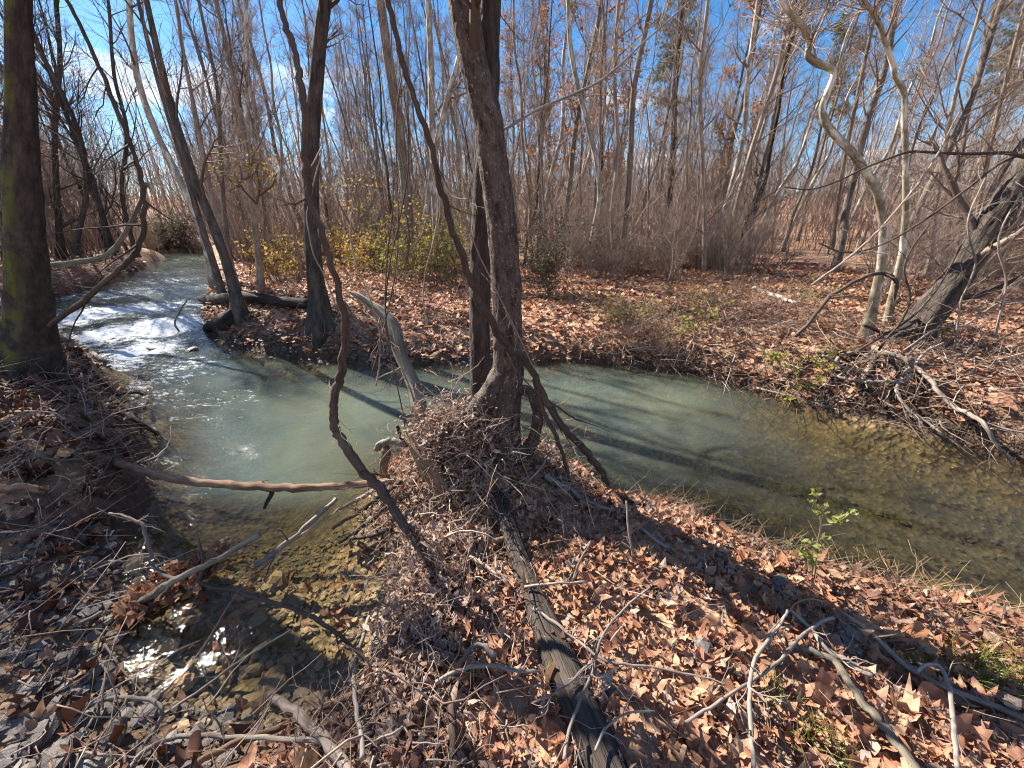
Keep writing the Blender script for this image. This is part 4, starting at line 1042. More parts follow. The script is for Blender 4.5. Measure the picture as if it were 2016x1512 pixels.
# --- upstream: arching branches and the fallen log
ya = yb - .15
stick('arching_trunk_vine', 'long dark stem arching down to the foot of the mossy trunk', yline([(120, -60), (132, 0), (165, 62), (192, 125), (216, 182), (240, 240), (262, 300), (277, 345), (285, 400), (282, 450), (264, 500), (234, 532), (190, 570), (148, 606), (98, 642)], ya + .4, ya, 9, 14), 'vine', 10, .7, 10, per=7, sub=4)
stick('mossy_limb', 'mossy limb curving up from the shaded upstream bank', yline([(95, 522), (150, 516), (200, 506), (232, 480), (256, 440), (277, 398), (290, 360)], 7.0, 7.0, 15, 7), 'deadmoss', 5, .5, 12)
fl = stick('fallen_log', 'dark fallen log lying behind the leaning pair at the rapids', gline([(330, 602, 14), (382, 592, 22), (434, 588, 24), (486, 585, 26), (542, 592, 24), (614, 600, 22)], .12, 20, 22), 'wetwood', 0, k=18, amp=.18, cat='log')
stick('root_mass', 'black twisted root clump under the leaning pair', gline([(470, 612, 34), (450, 632, 42), (425, 640, 30), (405, 648, 16)], .06, 40, 20), 'wetwood', 12, .5, k=14, amp=.3, cat='root')
stick('white_log', 'short white weathered log on the far bank by the clearing', gline([(1484, 568), (1524, 582), (1574, 602)], .05, 12, 12), 'bark_pale', 0, k=12, amp=.15, cat='log')
stick('drift_twig', 'forked twig standing out of the rapids beside the fallen log', yline([(352, 652), (345, 635), (352, 615), (368, 590)], 7.2, 7.4, 5, 3), 'deadwood', 3, .3, k=5)

# --- snag, stakes and logs in the debris round the forked tree
stick('broken_snag', 'weathered mossy snag leaning left above the stream', [(688, 574, 2.95, 4.9), (704, 583, 2.93, 13.9), (728, 600, 2.9, 19.7), (752, 618, 2.85, 24.6), (775, 645, 2.78, 27.9), (786, 690, 2.68, 25.4), (800, 726, 2.6, 25.4), (817, 766, 2.5, 27.1), (826, 802, 2.42, 29.5), (830, 850, 2.35, 32.8), (832, 900, 2.3, 34.4)], 'deadmoss', 8, .3, 36, .17, 'snag', per=8, wob=.06, fr=(11, .7))
stick('bleached_log', 'bleached split log propped in the debris beside the forked trunk', [(812, 845, 2.12, 32), (822, 875, 2.07, 40), (840, 910, 2.0, 44), (858, 945, 1.93, 42), (872, 972, 1.88, 34), (880, 992, 1.84, 18)], 'deadtan', 0, k=30, amp=.09, cat='log', per=9, wob=.06, fr=(10, .5))
stick('cut_stake', 'short reddish cut stake standing by the end of the pole', [(755, 950, 2.02, 19), (757, 915, 2.02, 18), (761, 884, 2.02, 17)], 'deadtan', 0, k=14, amp=.06, cat='stake')
stick('mossy_knee', 'mossy elbow of wood above the cut stake', [(742, 884, 2.06, 15), (752, 872, 2.05, 16), (772, 868, 2.04, 14), (800, 876, 2.04, 12)], 'deadmoss', 3, .1, 10)
stick('forked_stub', 'dark little stub pointing up beside the bleached log', [(800, 880, 2.06, 9), (790, 862, 2.06, 9), (782, 838, 2.06, 7)], 'wetwood', 0)
stick('floating_pole', 'long pale barkless pole spanning the water from bank to spit', [(172, 893, ('g', .10), 13), (215, 908, 2.52, 19), (260, 921, 2.4, 20), (330, 938, 2.26, 20), (400, 950, 2.16, 19), (480, 957, 2.08, 20), (560, 961, 2.02, 18), (640, 959, 1.98, 17), (728, 953, 1.96, 15), (770, 945, 1.96, 13)], 'deadtan', 5, .12, 16, .10, per=8, sub=0)
stick('pole_prong', 'short dark prong hanging below the pale pole', [(538, 962, 2.03, 11), (530, 982, 2.0, 9), (520, 1002, 1.97, 6)], 'wetwood', 0)
gt = np.random.default_rng(17); GA = np.sort(gt.uniform(0, 6.28, 22)); GD = gt.uniform(.003, .016, 22); GW = gt.uniform(.025, .07, 22)
def timber_groove(th, L):
    o = np.zeros((len(L), len(th)))
    for a, dd, w in zip(GA, GD, GW):
        c = a + .03 * noise(L * 1.2, a * 9, 0, 5)[:, None]
        df_ = (th[None] - c + np.pi) % (2 * np.pi) - np.pi
        o -= dd * np.clip(.6 + .7 * noise(L * 1.5, a * 5, 0, 6), 0, 1)[:, None] * np.exp(-(df_ / w) ** 2)
    return o
stick('old_timber', 'grooved dark old log with moss running down the spit to the front', gline([(980, 975, 32), (1040, 1150, 50), (1130, 1370, 84), (1245, 1650, 118)], .012, 40, 110), 'timber', 0, k=120, amp=.015, cat='log', per=30, wob=.06, fr=(5, .3), groove=timber_groove)
for i, (uv, lb) in enumerate((([(660, 1005), (700, 985), (742, 962), (775, 945)], 'bundle stick pointing out over the water at the spit tip'), ([(655, 1040), (700, 1010), (750, 975), (790, 950)], 'dark stick under the bundle at the spit tip'), ([(668, 1068), (710, 1040), (760, 1000)], 'lowest stick of the bundle at the spit tip'), ([(690, 1062), (730, 1055), (770, 1040)], 'knobbly dark stick jutting left into the shallow inlet'))):
    stick('bundle_stick', lb, gline(uv, .12, 8, 11), ('deadgrey', 'wetwood', 'vine', 'wetwood')[i], 5, .14, group='sticks jutting from the spit tip', sub=3)

# --- left bank
LBK = 'dead wood on the shaded left bank'
stick('grey_root', 'grey root running from the mossy trunk down to the rapids', gline([(100, 660, 22), (140, 678, 18), (172, 690, 15), (208, 712, 9)], .08, 20, 10), 'deadgrey', 3, .2, 12, cat='root')
stick('bank_log', 'dark half-buried log edging the left bank below the mossy trunk', gline([(178, 716), (206, 752), (240, 790), (270, 828), (312, 856)], .07, 13, 9), 'wetwood', 9, .3, group=LBK)
stick('bank_branch', 'black hooked branch end over the water', gline([(228, 778), (262, 772), (286, 782), (284, 806)], .13, 8, 6), 'wetwood', 2, .1, group=LBK)
stick('orange_log', 'orange-brown rotten log at the left frame edge', gline([(-40, 964), (0, 963), (50, 960), (98, 962)], .06, 24, 20), 'deadtan', 0, k=14, amp=.2, cat='log')
for i, (uv, w, lb) in enumerate((([(98, 804), (122, 832), (154, 864)], 5, 'thin grey twig slanting across the leafy left bank'), ([(118, 812), (152, 792), (196, 782)], 5, 'pale twig lying on the left bank leaves, upper of two'), ([(170, 812), (205, 800), (242, 782)], 5, 'pale twig lying on the left bank leaves, lower of two'), ([(160, 735), (168, 780), (178, 832), (178, 866)], 4.5, 'upright pale twig before the bank log'),
                                 ([(303, 842), (322, 868), (352, 893), (361, 915), (380, 932)], 5, 'zigzag grey twig reaching from the bank log to the pale pole'), ([(-5, 940), (22, 918), (60, 890)], 8, 'pale stub of branch above the orange log'), ([(30, 880), (80, 900), (140, 905), (175, 897)], 7, 'dark stick meeting the end of the pale pole'), ([(20, 770), (70, 745), (120, 740)], 5, 'twig below the mossy trunk'),
                                 ([(90, 1000), (150, 960), (230, 930), (290, 900)], 5, 'dark twig in the shadow under the pale pole'), ([(130, 1080), (200, 1010), (250, 975)], 5, 'twig lying at the shaded waterline'), ([(10, 690), (30, 640), (8, 590)], 4, 'thin live twig standing in front of the mossy trunk'))):
    stick('bank_twig', lb, gline(uv, .05 if i < 10 else (.1, .5), w, w * .6), ('deadgrey', 'deadwood')[i % 2], 5, .18, 6, group=LBK, sub=3)

# --- shallow inlet in front
IN = 'dead sticks in the shallow inlet'
stick('inlet_log', 'pale snapped branch end rising from the leaf raft in the inlet', [(511, 1052, 1.62, 13), (451, 1088, 1.57, 13), (399, 1116, 1.53, 15), (347, 1142, 1.5, 17), (312, 1162, 1.48, 18), (262, 1194, ('g', .05), 18), (205, 1230, ('g', .02), 15)], 'deadmoss', 5, .14, 12, group=IN)
stick('crooked_stick', 'crooked white stick sticking up left of the leaf raft', [(215, 1010, 1.78, 5), (243, 1015, 1.74, 6), (278, 1032, 1.7, 9), (288, 1056, 1.66, 9), (295, 1088, 1.62, 9), (299, 1112, 1.58, 9), (319, 1130, 1.54, 9), (347, 1141, 1.5, 9)], 'deadwood', 6, .12, 8, group=IN)
stick('bent_stick', 'dark bent stick running through the shallow water', [(383, 1046, 1.66, 6), (394, 1074, 1.6, 7), (400, 1115, 1.54, 8), (396, 1148, 1.5, 9), (451, 1161, 1.47, 9), (503, 1178, 1.44, 10), (562, 1193, 1.41, 10), (618, 1217, 1.37, 10), (660, 1245, 1.33, 9), (694, 1274, 1.29, 8), (735, 1310, 1.22, 7)], 'vine', 5, .12, 9, group=IN)
stick('sunken_stick', 'grey waterlogged stick slanting into the green water', [(662, 982, 2.0, 9), (615, 1025, 1.85, 11), (573, 1063, 1.72, 13), (531, 1095, 1.62, 13), (500, 1114, 1.56, 10)], 'deadgrey', 5, .25, 9, group=IN)
stick('straight_twig', 'long straight thin twig crossing the front of the inlet', [(315, 1410, 1.02, 8), (399, 1355, 1.1, 6), (469, 1303, 1.18, 5.5), (573, 1240, 1.28, 4)], 'deadgrey', 4, .12, 7, group=IN)
stick('arched_twig', 'pale twig arched like a hook in the lower left corner', [(146, 1410, .98, 6), (187, 1383, 1.0, 9), (243, 1372, 1.0, 10), (295, 1379, .99, 11), (320, 1402, .96, 11), (306, 1436, .93, 10), (278, 1474, .88, 10), (250, 1520, .83, 9)], 'deadgrey', 4, .12, 9, group=IN)
stick('thick_stick', 'thick pale broken stick at the bottom, left of the debris', gline([(533, 1367, 20), (573, 1400, 22), (625, 1442, 23), (677, 1504, 24), (710, 1560, 24)], .08, 20, 24), 'deadwood', 2, .1, 14, group=IN)
stick('long_stick', 'long tan stick slanting along the edge of the debris', gline([(730, 1352, 14), (700, 1369, 17), (642, 1391, 17), (590, 1417, 16), (521, 1443, 15), (451, 1470, 15), (390, 1500, 15)], .06, 17, 14), 'deadtan', 4, .12, 12, group=IN)
stick('curved_stick', 'grey curved stick lying along the bottom of the inlet', gline([(640, 1460), (590, 1454), (486, 1454), (417, 1450), (347, 1452), (306, 1466), (271, 1490), (245, 1530)], .07, 11, 11), 'deadgrey', 5, .15, 10, group=IN)
for i, (uv, w, lb) in enumerate((([(205, 1268), (243, 1320), (286, 1370)], 6, 'thin pale twig pointing down at the arched one'), ([(194, 1293), (208, 1327), (194, 1376), (180, 1418), (149, 1473), (115, 1530)], 7, 'grey wavy twig over the lower left stones'), ([(150, 1478), (208, 1487), (257, 1490), (310, 1498)], 8, 'pale stub along the lowest stones'),
                                 ([(64, 1166), (31, 1202), (-10, 1235)], 9, 'pale stick at the left edge above the stones'), ([(36, 1340), (70, 1350), (104, 1306)], 5, 'forked pale twig among the lower left stones'), ([(200, 1205), (150, 1230), (135, 1238)], 10, 'broken pale stub in the shade left of the leaf raft'),
                                 ([(20, 1310), (52, 1262)], 6, 'short twig near the flat grey stones'), ([(435, 1262), (452, 1316), (420, 1330)], 4, 'upright twig in the middle of the inlet'), ([(560, 1175), (572, 1150), (585, 1160)], 4, 'tiny hooked twig on the dark bent stick'))):
    stick('inlet_twig', lb, gline(uv, .05, w, w * .7), ('deadwood', 'deadgrey')[i % 2], 3, .1, 7, group=IN, sub=2)

# --- sticks over the debris and the leaf litter in front
DB = 'twigs lying over the debris and leaves in front'
front = [
    ('pale_twig', 'long pale forked twig lying level across the old timber', [(1050, 1198), (1087, 1223), (1125, 1251), (1160, 1279), (1188, 1299), (1229, 1308), (1285, 1313), (1337, 1324), (1368, 1330), (1403, 1338), (1428, 1348)], .07, 7, 4, 'deadgrey', 8, .12),
    ('pale_twig', 'thin twig running from the shaded leaves down over the old timber', [(1280, 1156), (1233, 1195), (1195, 1237), (1177, 1275), (1167, 1320), (1143, 1372), (1122, 1438), (1110, 1496)], .11, 4, 8, 'deadgrey', 7, .12),
    ('pale_twig', 'pale twig crossing the moss on the old timber', [(1170, 1300), (1146, 1320), (1104, 1358), (1049, 1384)], .1, 5, 5, 'deadgrey', 5, .1),
    ('grey_stick', 'grey stick bowed over the dark hollow left of the timber', [(858, 1344), (903, 1320), (955, 1310), (1007, 1319), (1058, 1323)], .08, 9, 7, 'deadgrey', 5, .1),
    ('grey_stick', 'knobbly grey root end curling above the bowed stick', [(974, 1294), (952, 1272), (927, 1275), (912, 1302)], .08, 13, 8, 'deadgrey', 2, .06),
    ('pale_stick', 'short pale stick on the debris below the forked trunk', [(918, 1094), (955, 1115), (1000, 1149)], .06, 9, 9, 'deadwood', 2, .08),
    ('tan_stub', 'tan broken stub pointing at the old timber', [(1030, 1056), (1000, 1060), (970, 1065)], .06, 12, 9, 'deadtan', 0, .08),
    ('dark_stub', 'dark knobbed stub standing in the debris', [(932, 1047), (928, 1077), (905, 1104)], .07, 12, 10, 'rootwood', 0, .08),
    ('upright_stick', 'upright forked stick at the left edge of the debris', [(726, 1214), (712, 1265), (698, 1317), (698, 1369), (709, 1438), (712, 1495)], .10, 8, 11, 'deadgrey', 4, .12),
    ('level_twig', 'short level twig across the upper part of the timber', [(1033, 1155), (1077, 1150), (1155, 1145)], .08, 6, 5, 'deadwood', 4, .08),
    ('upright_twig', 'thin upright twig rising from the shaded leaves by the timber', [(1128, 1142), (1142, 1105), (1162, 1068)], (.06, .2), 6, 4, 'deadwood', 2, .06),
    ('dark_stump', 'narrow dark stump upright in the bottom debris', [(888, 1390), (892, 1450), (898, 1530)], .07, 15, 18, 'rootwood', 0, .08),
    ('upright_twig', 'slim pale twig standing at the water edge of the spit', [(1247, 1100), (1237, 1040), (1233, 985)], (.02, .28), 5, 4, 'deadwood', 1, .05),
    ('bowed_twig', 'thin twig bowed over the shaded leaves right of the timber', [(1172, 1478), (1195, 1431), (1236, 1404), (1290, 1400)], .1, 6, 4, 'deadgrey', 3, .1),
    ('mossy_branch', 'thick greenish branch running out at the bottom right', [(1556, 1270), (1604, 1286), (1642, 1300), (1663, 1331), (1691, 1372), (1726, 1414), (1764, 1459), (1806, 1516), (1850, 1590)], .06, 15, 24, 'deadmoss', 3, .12),
    ('pale_branch', 'pale straight branch joining the greenish one', [(1554, 1200), (1594, 1237), (1625, 1275), (1670, 1303), (1718, 1330)], .05, 10, 14, 'deadgrey', 4, .12),
    ('pale_branch', 'long bleached branch crossing the leaves to the right edge', [(1664, 1211), (1708, 1240), (1757, 1289), (1812, 1327), (1872, 1358), (1941, 1383), (2020, 1418), (2090, 1450)], .05, 12, 16, 'deadwood', 5, .14),
    ('hooked_branch', 'grey branch bent like a walking cane over the leaves', [(1806, 1322), (1830, 1308), (1854, 1317), (1868, 1352), (1875, 1397), (1878, 1449), (1886, 1530)], .09, 8, 12, 'deadgrey', 2, .1),
    ('elbow_branch', 'thin bent branch standing over the leaves left of the greenish one', [(1550, 1202), (1535, 1230), (1500, 1275), (1479, 1320), (1476, 1369), (1479, 1438), (1486, 1530)], .12, 6, 11, 'deadgrey', 3, .14),
    ('slanting_branch', 'thin branch slanting down left across the leaf litter', [(1640, 1216), (1618, 1223), (1573, 1258), (1538, 1299), (1483, 1338), (1420, 1379), (1350, 1422)], .09, 8, 7, 'deadgrey', 4, .14),
    ('thin_runner', 'fine reddish runner arching over the bright leaves', [(1500, 1262), (1552, 1204), (1580, 1181), (1628, 1185), (1663, 1209), (1720, 1270)], .09, 4, 3, 'deadtan', 4, .12),
    ('red_stem', 'thin red stem sticking up at the spit shore', [(1770, 1182), (1748, 1130), (1728, 1086)], (.01, .25), 4, 3, 'deadtan', 2, .06),
    ('red_stem', 'second red stem standing beside the first at the shore', [(1772, 1186), (1762, 1140), (1740, 1100)], (.01, .2), 4, 3, 'deadtan', 1, .05),
    ('shore_twig', 'pale twig leaning over the water from the straw shore', [(1890, 1230), (1860, 1200), (1845, 1182)], (.03, .12), 5, 4, 'deadwood', 2, .06),
    ('shore_twig', 'short dead stem upright on the straw shore near the edge', [(1976, 1228), (1978, 1196), (1982, 1184)], (.02, .1), 6, 4, 'deadwood', 1, .04),
    ('buried_stick', 'half-buried pale stick on the bright leaves beside the water', [(1260, 1040), (1300, 1070), (1330, 1085)], .02, 8, 8, 'deadgrey', 2, .08),
    ('leaning_stick', 'pale stick leaning against the forked trunk foot', [(880, 968), (925, 930), (975, 900)], (.05, .12), 7, 6, 'deadwood', 1, .08),
    ('leaning_stick', 'thin forked stick leaning right of the forked trunk', [(1030, 958), (1065, 920), (1088, 880)], (.04, .15), 5, 4, 'deadwood', 3, .1),
    ('root_stick', 'smooth root lying toward the water right of the trunk', [(1075, 935), (1095, 950), (1120, 962), (1150, 985), (1210, 1005)], .04, 15, 6, 'deadgrey', 2, .1),
    ('edge_log', 'dark sodden stick lying along the spit waterline', [(1205, 975), (1290, 1000), (1370, 1012), (1440, 1035)], .02, 9, 6, 'wetwood', 5, .12),
]
for nm, lb, uv, h, w0, w1, mt, tw, twl in front:
    stick(nm, lb, gline(uv, h, w0, w1), mt, tw, twl, 10, group=DB, sub=2)
# ------------------------------------------------------------------ stones
def stone_tpl(seed, flat=.6, nu=7, nv=4):
    g = np.random.default_rng(seed)
    th = np.linspace(0, 2 * np.pi, nu, endpoint=False); ph = np.linspace(-np.pi / 2, np.pi / 2, nv + 2)[1:-1]
    V = [[0, 0, -1]] + [[math.cos(p) * math.cos(t + i * .4), math.cos(p) * math.sin(t + i * .4), math.sin(p)] for i, p in enumerate(ph) for t in th] + [[0, 0, 1]]
    V = np.array(V); V = V * (1 + .34 * g.normal(0, .5, (len(V), 1)))
    V = np.sign(V) * np.abs(V) ** .8 * np.array([1, g.uniform(.6, .95), flat * g.uniform(.6, 1.1)]) * .5
    T = []; last = len(V) - 1
    for i in range(nu):
        j = (i + 1) % nu
        T += [(0, 1 + j, 1 + i), (last, 1 + (nv - 1) * nu + i, 1 + (nv - 1) * nu + j)]
        for r in range(nv - 1):
            a, b = 1 + r * nu, 1 + (r + 1) * nu
            T += [(a + i, a + j, b + j), (a + i, b + j, b + i)]
    return V, np.array(T)
ST = [stone_tpl(500 + i, .5 + .1 * (i % 3)) for i in range(8)]
SG = [stone_tpl(540 + i, .5 + .1 * (i % 3), 5, 2) for i in range(8)]
def stone_mesh(i, mat):
    V, T = ST[i]; b = MB(); b.add(V, None, T, V * .3 + i * 3.3); return b.mesh('stone', M[mat], False)
SB = [stone_mesh(i, 'stone_bed') for i in range(8)]; SD = [stone_mesh(i, 'stone_dry') for i in range(8)]
g = np.random.default_rng(51)
def one(name, me, p, rot, s, parent=ground):
    o = bpy.data.objects.new(name, me); COL.objects.link(o); o.parent = parent
    o.location = p; o.rotation_euler = rot; o.scale = (s,) * 3 if not hasattr(s, '__len__') else s
    return o
n_ = 0
while n_ < 200:                                        # cobbles on the bed of the inlet and off the spit
    if n_ < 175: u, v = g.uniform(260, 790), g.uniform(1040, 1440)
    else: u, v = g.uniform(1500, 2030), g.uniform(990, 1190)
    p = atZ(u, v, -.08); d = float(sdw(p[:1], p[1:2])[0])
    if d > -.02: continue
    s = min(.17, .03 + g.gamma(1.6, .022))
    z = float(gz(p[:1], p[1:2])[0])
    one('stone', SB[n_ % 8], (p[0], p[1], z + s * .10), (g.normal(0, .2), g.normal(0, .2), g.uniform(0, 6.3)), s); n_ += 1
for u, v, w in ((25, 1120, 52), (58, 1078, 20), (78, 1075, 24), (140, 1028, 30), (110, 1030, 22), (100, 1295, 32), (140, 1295, 30), (25, 1430, 60), (55, 1440, 70), (80, 1455, 64), (225, 1455, 66), (60, 1365, 46), (150, 1365, 26), (185, 1330, 48), (120, 1500, 70),
                (215, 1400, 40), (20, 1500, 60), (160, 1240, 36), (70, 1150, 22), (110, 1180, 26), (30, 1290, 34), (180, 1130, 24), (1531, 1155, 48), (1556, 1172, 40), (1674, 1268, 62), (1382, 1292, 58), (1440, 1152, 22), (1420, 1090, 34), (1990, 1395, 70), (1355, 1300, 30), (1300, 1170, 22), (1190, 1360, 40), (640, 690, 12), (560, 690, 12), (600, 684, 10), (520, 680, 14), (470, 672, 14), (700, 700, 10)):
    p = ong(u, v); s = w / FPX * depth(p) * 1.05
    one('stone', SD[int(u) % 8], (p[0], p[1], p[2] + s * .12), (g.normal(0, .2), g.normal(0, .2), g.uniform(0, 6.3)), (s, s * g.uniform(.8, 1), s * .9))
for u, v, w in ((170, 660, 26), (205, 652, 20), (262, 645, 24), (305, 652, 18), (352, 642, 22), (395, 655, 24), (240, 688, 20), (300, 690, 16), (180, 700, 22), (330, 610, 22), (240, 606, 20), (290, 585, 16), (380, 690, 20), (410, 640, 26), (360, 668, 14), (220, 625, 18)):
    p = atZ(u, v, .0); s = w / FPX * depth(p) * 1.2
    one('stone', SD[int(u) % 8], (p[0], p[1], .03 - s * .05), (g.normal(0, .2), g.normal(0, .2), g.uniform(0, 6.3)), (s, s * .8, s * .7))
gr = MB()
def scatter(n, x0, x1, y0, y1, keep, g):
    x, y = g.uniform(x0, x1, n), g.uniform(y0, y1, n); d = sdw(x, y); k = keep(x, y, d)
    x, y, d = x[k], y[k], d[k]
    return x, y, gz(x, y, d), d
def gravel(x, y, z, s):
    Rm = rot_rand(len(x), .3, g); w = g.integers(0, 8, len(x))
    for i, (V, T) in enumerate(SG):
        k = w == i; m_ = int(k.sum())
        if not m_: continue
        W = np.einsum('nij,vj->nvi', Rm[k], V) * s[k][:, None, None] + np.stack([x[k], y[k], z[k] + s[k] * .1], 1)[:, None]
        gr.add(W, None, (T[None] + (np.arange(m_) * len(V))[:, None, None]).reshape(-1, 3), V[None] * .2 + g.uniform(0, 40, (m_, 1, 3)))
x, y, z, d = scatter(4200, -2.2, .1, .4, 2.4, lambda x, y, d: (d < .12) & (d > -1), g); k = g.uniform(size=len(x)) < .75; x, y, z = x[k], y[k], z[k]
gravel(x, y, z, g.uniform(.012, .05, len(x)))
x, y, z, d = scatter(500, .8, 4.5, .8, 3.4, lambda x, y, d: (d < .0) & (d > -1.2), g); gravel(x, y, z, g.uniform(.02, .07, len(x)))
gr.build('gravel', M['stone_bed'], ground, False, kind='stuff')
gr = MB()
x, y, z, d = scatter(2600, -3.6, -.9, .3, 2.0, lambda x, y, d: (d > .0) & (d < 1.2), g); gravel(x, y, z, np.minimum(g.gamma(2, .016, len(x)) + .012, .10))
x, y, z, d = scatter(2600, -6, 0, 5, 7.4, lambda x, y, d: (d > -.1) & (d < .5), g); gravel(x, y, z, g.uniform(.03, .09, len(x)))
gr.build('gravel', M['stone_dry'], ground, False, kind='stuff')

# ------------------------------------------------------------------ fallen leaves
g = np.random.default_rng(61)
PK = ['palm', 'oval', 'frag', 'frag', 'palm', 'oval', 'frag']
def bb(x, y, cx, cy_, sx, sy): return np.exp(-((x - cx) / sx) ** 2 - ((y - cy_) / sy) ** 2)
# on the spit and to its right
lf = MB(); x, y, z, d = scatter(25000, -.9, 3.6, .15, 3.0, lambda x, y, d: d > .03, g)
k = g.uniform(size=len(x)) > .55 * bb(x, y, -.45, 1.3, .35, .9); x, y, z = x[k], y[k], z[k]
P = np.stack([x, y, z + g.uniform(.0, .04, len(x))], 1); S_ = np.clip(.037 * np.exp(g.normal(0, .5, len(x))), .014, .11); h_ = len(x) * 2 // 3
leaves(lf, P[:h_], S_[:h_], .33, PK, g, 28)
lf.build('leaf_litter', M['leaf'], ground, True, kind='stuff')
lf = MB(); leaves(lf, P[h_:], S_[h_:] * .8, .4, PK, g, 28)
lf.build('leaf_litter', M['leaf_old'], ground, True, kind='stuff')
# near left bank, damp and dark
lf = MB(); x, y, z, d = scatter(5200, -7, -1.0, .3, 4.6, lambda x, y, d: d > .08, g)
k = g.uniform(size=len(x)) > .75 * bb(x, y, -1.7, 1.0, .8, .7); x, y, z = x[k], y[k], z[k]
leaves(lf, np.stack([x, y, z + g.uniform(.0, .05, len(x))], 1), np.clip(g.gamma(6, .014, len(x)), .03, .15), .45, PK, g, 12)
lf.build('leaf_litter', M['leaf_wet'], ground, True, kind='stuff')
# far banks
lf = MB(); x, y, z, d = scatter(52000, -9, 10, 3.2, 14, lambda x, y, d: (d > .06) & (y > 3.6 - .12 * x), g)
leaves(lf, np.stack([x, y, z + g.uniform(.0, .05, len(x))], 1), np.clip(g.gamma(6, .019, len(x)), .05, .2), .35, ['strip', 'strip', 'oval'], g, 12)
x, y, z, d = scatter(12000, -18, -6, 6, 19, lambda x, y, d: d > .1, g)
leaves(lf, np.stack([x, y, z + .03], 1), np.clip(g.gamma(6, .024, len(x)), .06, .25), .35, ['strip'], g, 8)
lf.build('leaf_litter', M['leaf_far'], ground, True, kind='stuff')
# shredded old leaves packed into the flood debris
lf = MB()
x, y, z, d = scatter(26000, -.95, .35, .35, 2.5, lambda x, y, d: d > -.02, g)
w = np.maximum(bb(x, y, -.42, 1.25, .30, .85), 1.1 * bb(x, y, -.30, 2.05, .38, .32)); k = g.uniform(size=len(x)) < w; x, y, z, w = x[k], y[k], z[k], w[k]
leaves(lf, np.stack([x, y, z + g.uniform(0, .07, len(x)) * w], 1), np.clip(g.gamma(3, .0105, len(x)), .012, .085), .8, ['strip', 'oval', 'strip', 'strip', 'palm'], g, 20)
for cx, cy_, cz, s, n in ((-.33, 2.10, .78, .17, 3200), (-.20, 2.08, .75, .12, 1600), (-.47, 2.16, .72, .14, 1300), (-.26, 1.96, .55, .12, 700), (.16, 2.2, .5, .13, 500), (-.42, 1.55, .42, .15, 500), (-.44, 1.15, .42, .15, 500)):
    P = np.array([cx, cy_, cz]) + np.clip(g.normal(0, s * .55, (n, 3)), -s * 1.6, s * 1.6) * np.array([1.2, .9, .8])
    leaves(lf, P, np.clip(g.gamma(3, .008, n), .010, .06), 1.1, ['strip', 'strip', 'oval', 'strip', 'strip'], g, 15)
lf.build('debris_leaves', M['leaf_old'], ground, True, kind='stuff')
# leaf raft in the inlet and drowned leaves
lf = MB(); c = atZ(320, 1155, .03); t = g.uniform(-1, 1, 260)
a_, b_ = atZ(250, 1205, .03), atZ(430, 1100, .03)
P = (a_ + b_) / 2 + (b_ - a_) / 2 * t[:, None] + g.normal(0, 1, (260, 3)) * np.array([.06, .05, .02])
P[:, 2] = np.abs(P[:, 2]) * .9 + .01
leaves(lf, P, g.uniform(.04, .1, 260), .6, PK, g, 12)
lf.build('leaf_raft', M['leaf'], None, True, kind='stuff', label='raft of red-brown leaves caught on the snapped branch in the inlet', cat='leaves')
lf = MB(); x, y, z, d = scatter(500, -1.9, .0, .5, 2.0, lambda x, y, d: d < -.02, g); k = g.uniform(size=len(x)) < .4
leaves(lf, np.stack([x, y, z + .03], 1)[k], .07, .3, PK, g, 12); lf.build('drowned_leaves', M['leaf'], ground, True, kind='stuff')
# the biggest single leaves
def leaf_mesh(i, mat):
    V, T = leaf_tpl(('palm', 'oval', 'palm', 'frag', 'palm', 'oval', 'frag', 'oval', 'palm')[i], np.random.default_rng(640 + i)); b = MB(); b.add(V, None, T, V * .12 + i); return b.mesh('leaf', M[mat])
LM = [leaf_mesh(i, 'leaf') for i in range(9)]
n_ = 0
while n_ < 290:
    u, v = g.uniform(760, 2016), g.uniform(1010, 1512)
    if n_ > 240: u, v = g.uniform(0, 300), g.uniform(740, 1450)
    p = ong(u, v, .035)
    if float(sdw(p[:1], p[1:2])[0]) < .05: continue
    one('leaf', LM[n_ % 9], tuple(p), (g.normal(0, .3), g.normal(0, .3), g.uniform(0, 6.3)), g.uniform(.045, .085)); n_ += 1

# ------------------------------------------------------------------ twigs, straw, roots
g = np.random.default_rng(71)
def twiglets(mb, P, L, r, flat=.35, n=4, wander=.22, k=3):
    m_ = len(P); D = g.normal(0, 1, (m_, 3)); D[:, 2] *= flat
    mb.tubes(grow(P, D, L, n, wander, 0, g), r, r * .5, k)
tw = MB()
x, y, z, d = scatter(12000, -1.0, .5, .3, 2.5, lambda x, y, d: d > -.04, g); w = np.maximum(bb(x, y, -.42, 1.2, .36, .95), bb(x, y, -.2, 2.1, .5, .4)); k = g.uniform(size=len(x)) < w * .42
x, y, z = x[k], y[k], z[k]; P = np.stack([x, y, z + g.uniform(.01, .13, len(x))], 1)
twiglets(tw, P, np.clip(g.gamma(2.5, .045, len(P)), .03, .38), np.clip(g.gamma(3, .0007, len(P)), .0008, .005), .5)
for cx, cy_, cz, s, n in ((-.36, 2.05, .80, .24, 420), (-.15, 2.0, .70, .22, 220), (-.58, 1.95, .45, .24, 300), (.18, 2.2, .45, .24, 260), (-.5, 1.5, .45, .25, 200)):
    twiglets(tw, np.array([cx, cy_, cz]) + g.normal(0, s * .6, (n, 3)), np.clip(g.gamma(2.5, .05, n), .04, .35), np.clip(g.gamma(3, .0006, n), .0008, .004), .7)
tw.build('twig_tangle', M['litter_twig'], None, kind='stuff', label='flood-packed tangle of fine twigs round the forked tree and down the spit', cat='twigs')
tw = MB(); x, y, z, d = scatter(2600, .1, 3.4, .2, 2.6, lambda x, y, d: d > .02, g)
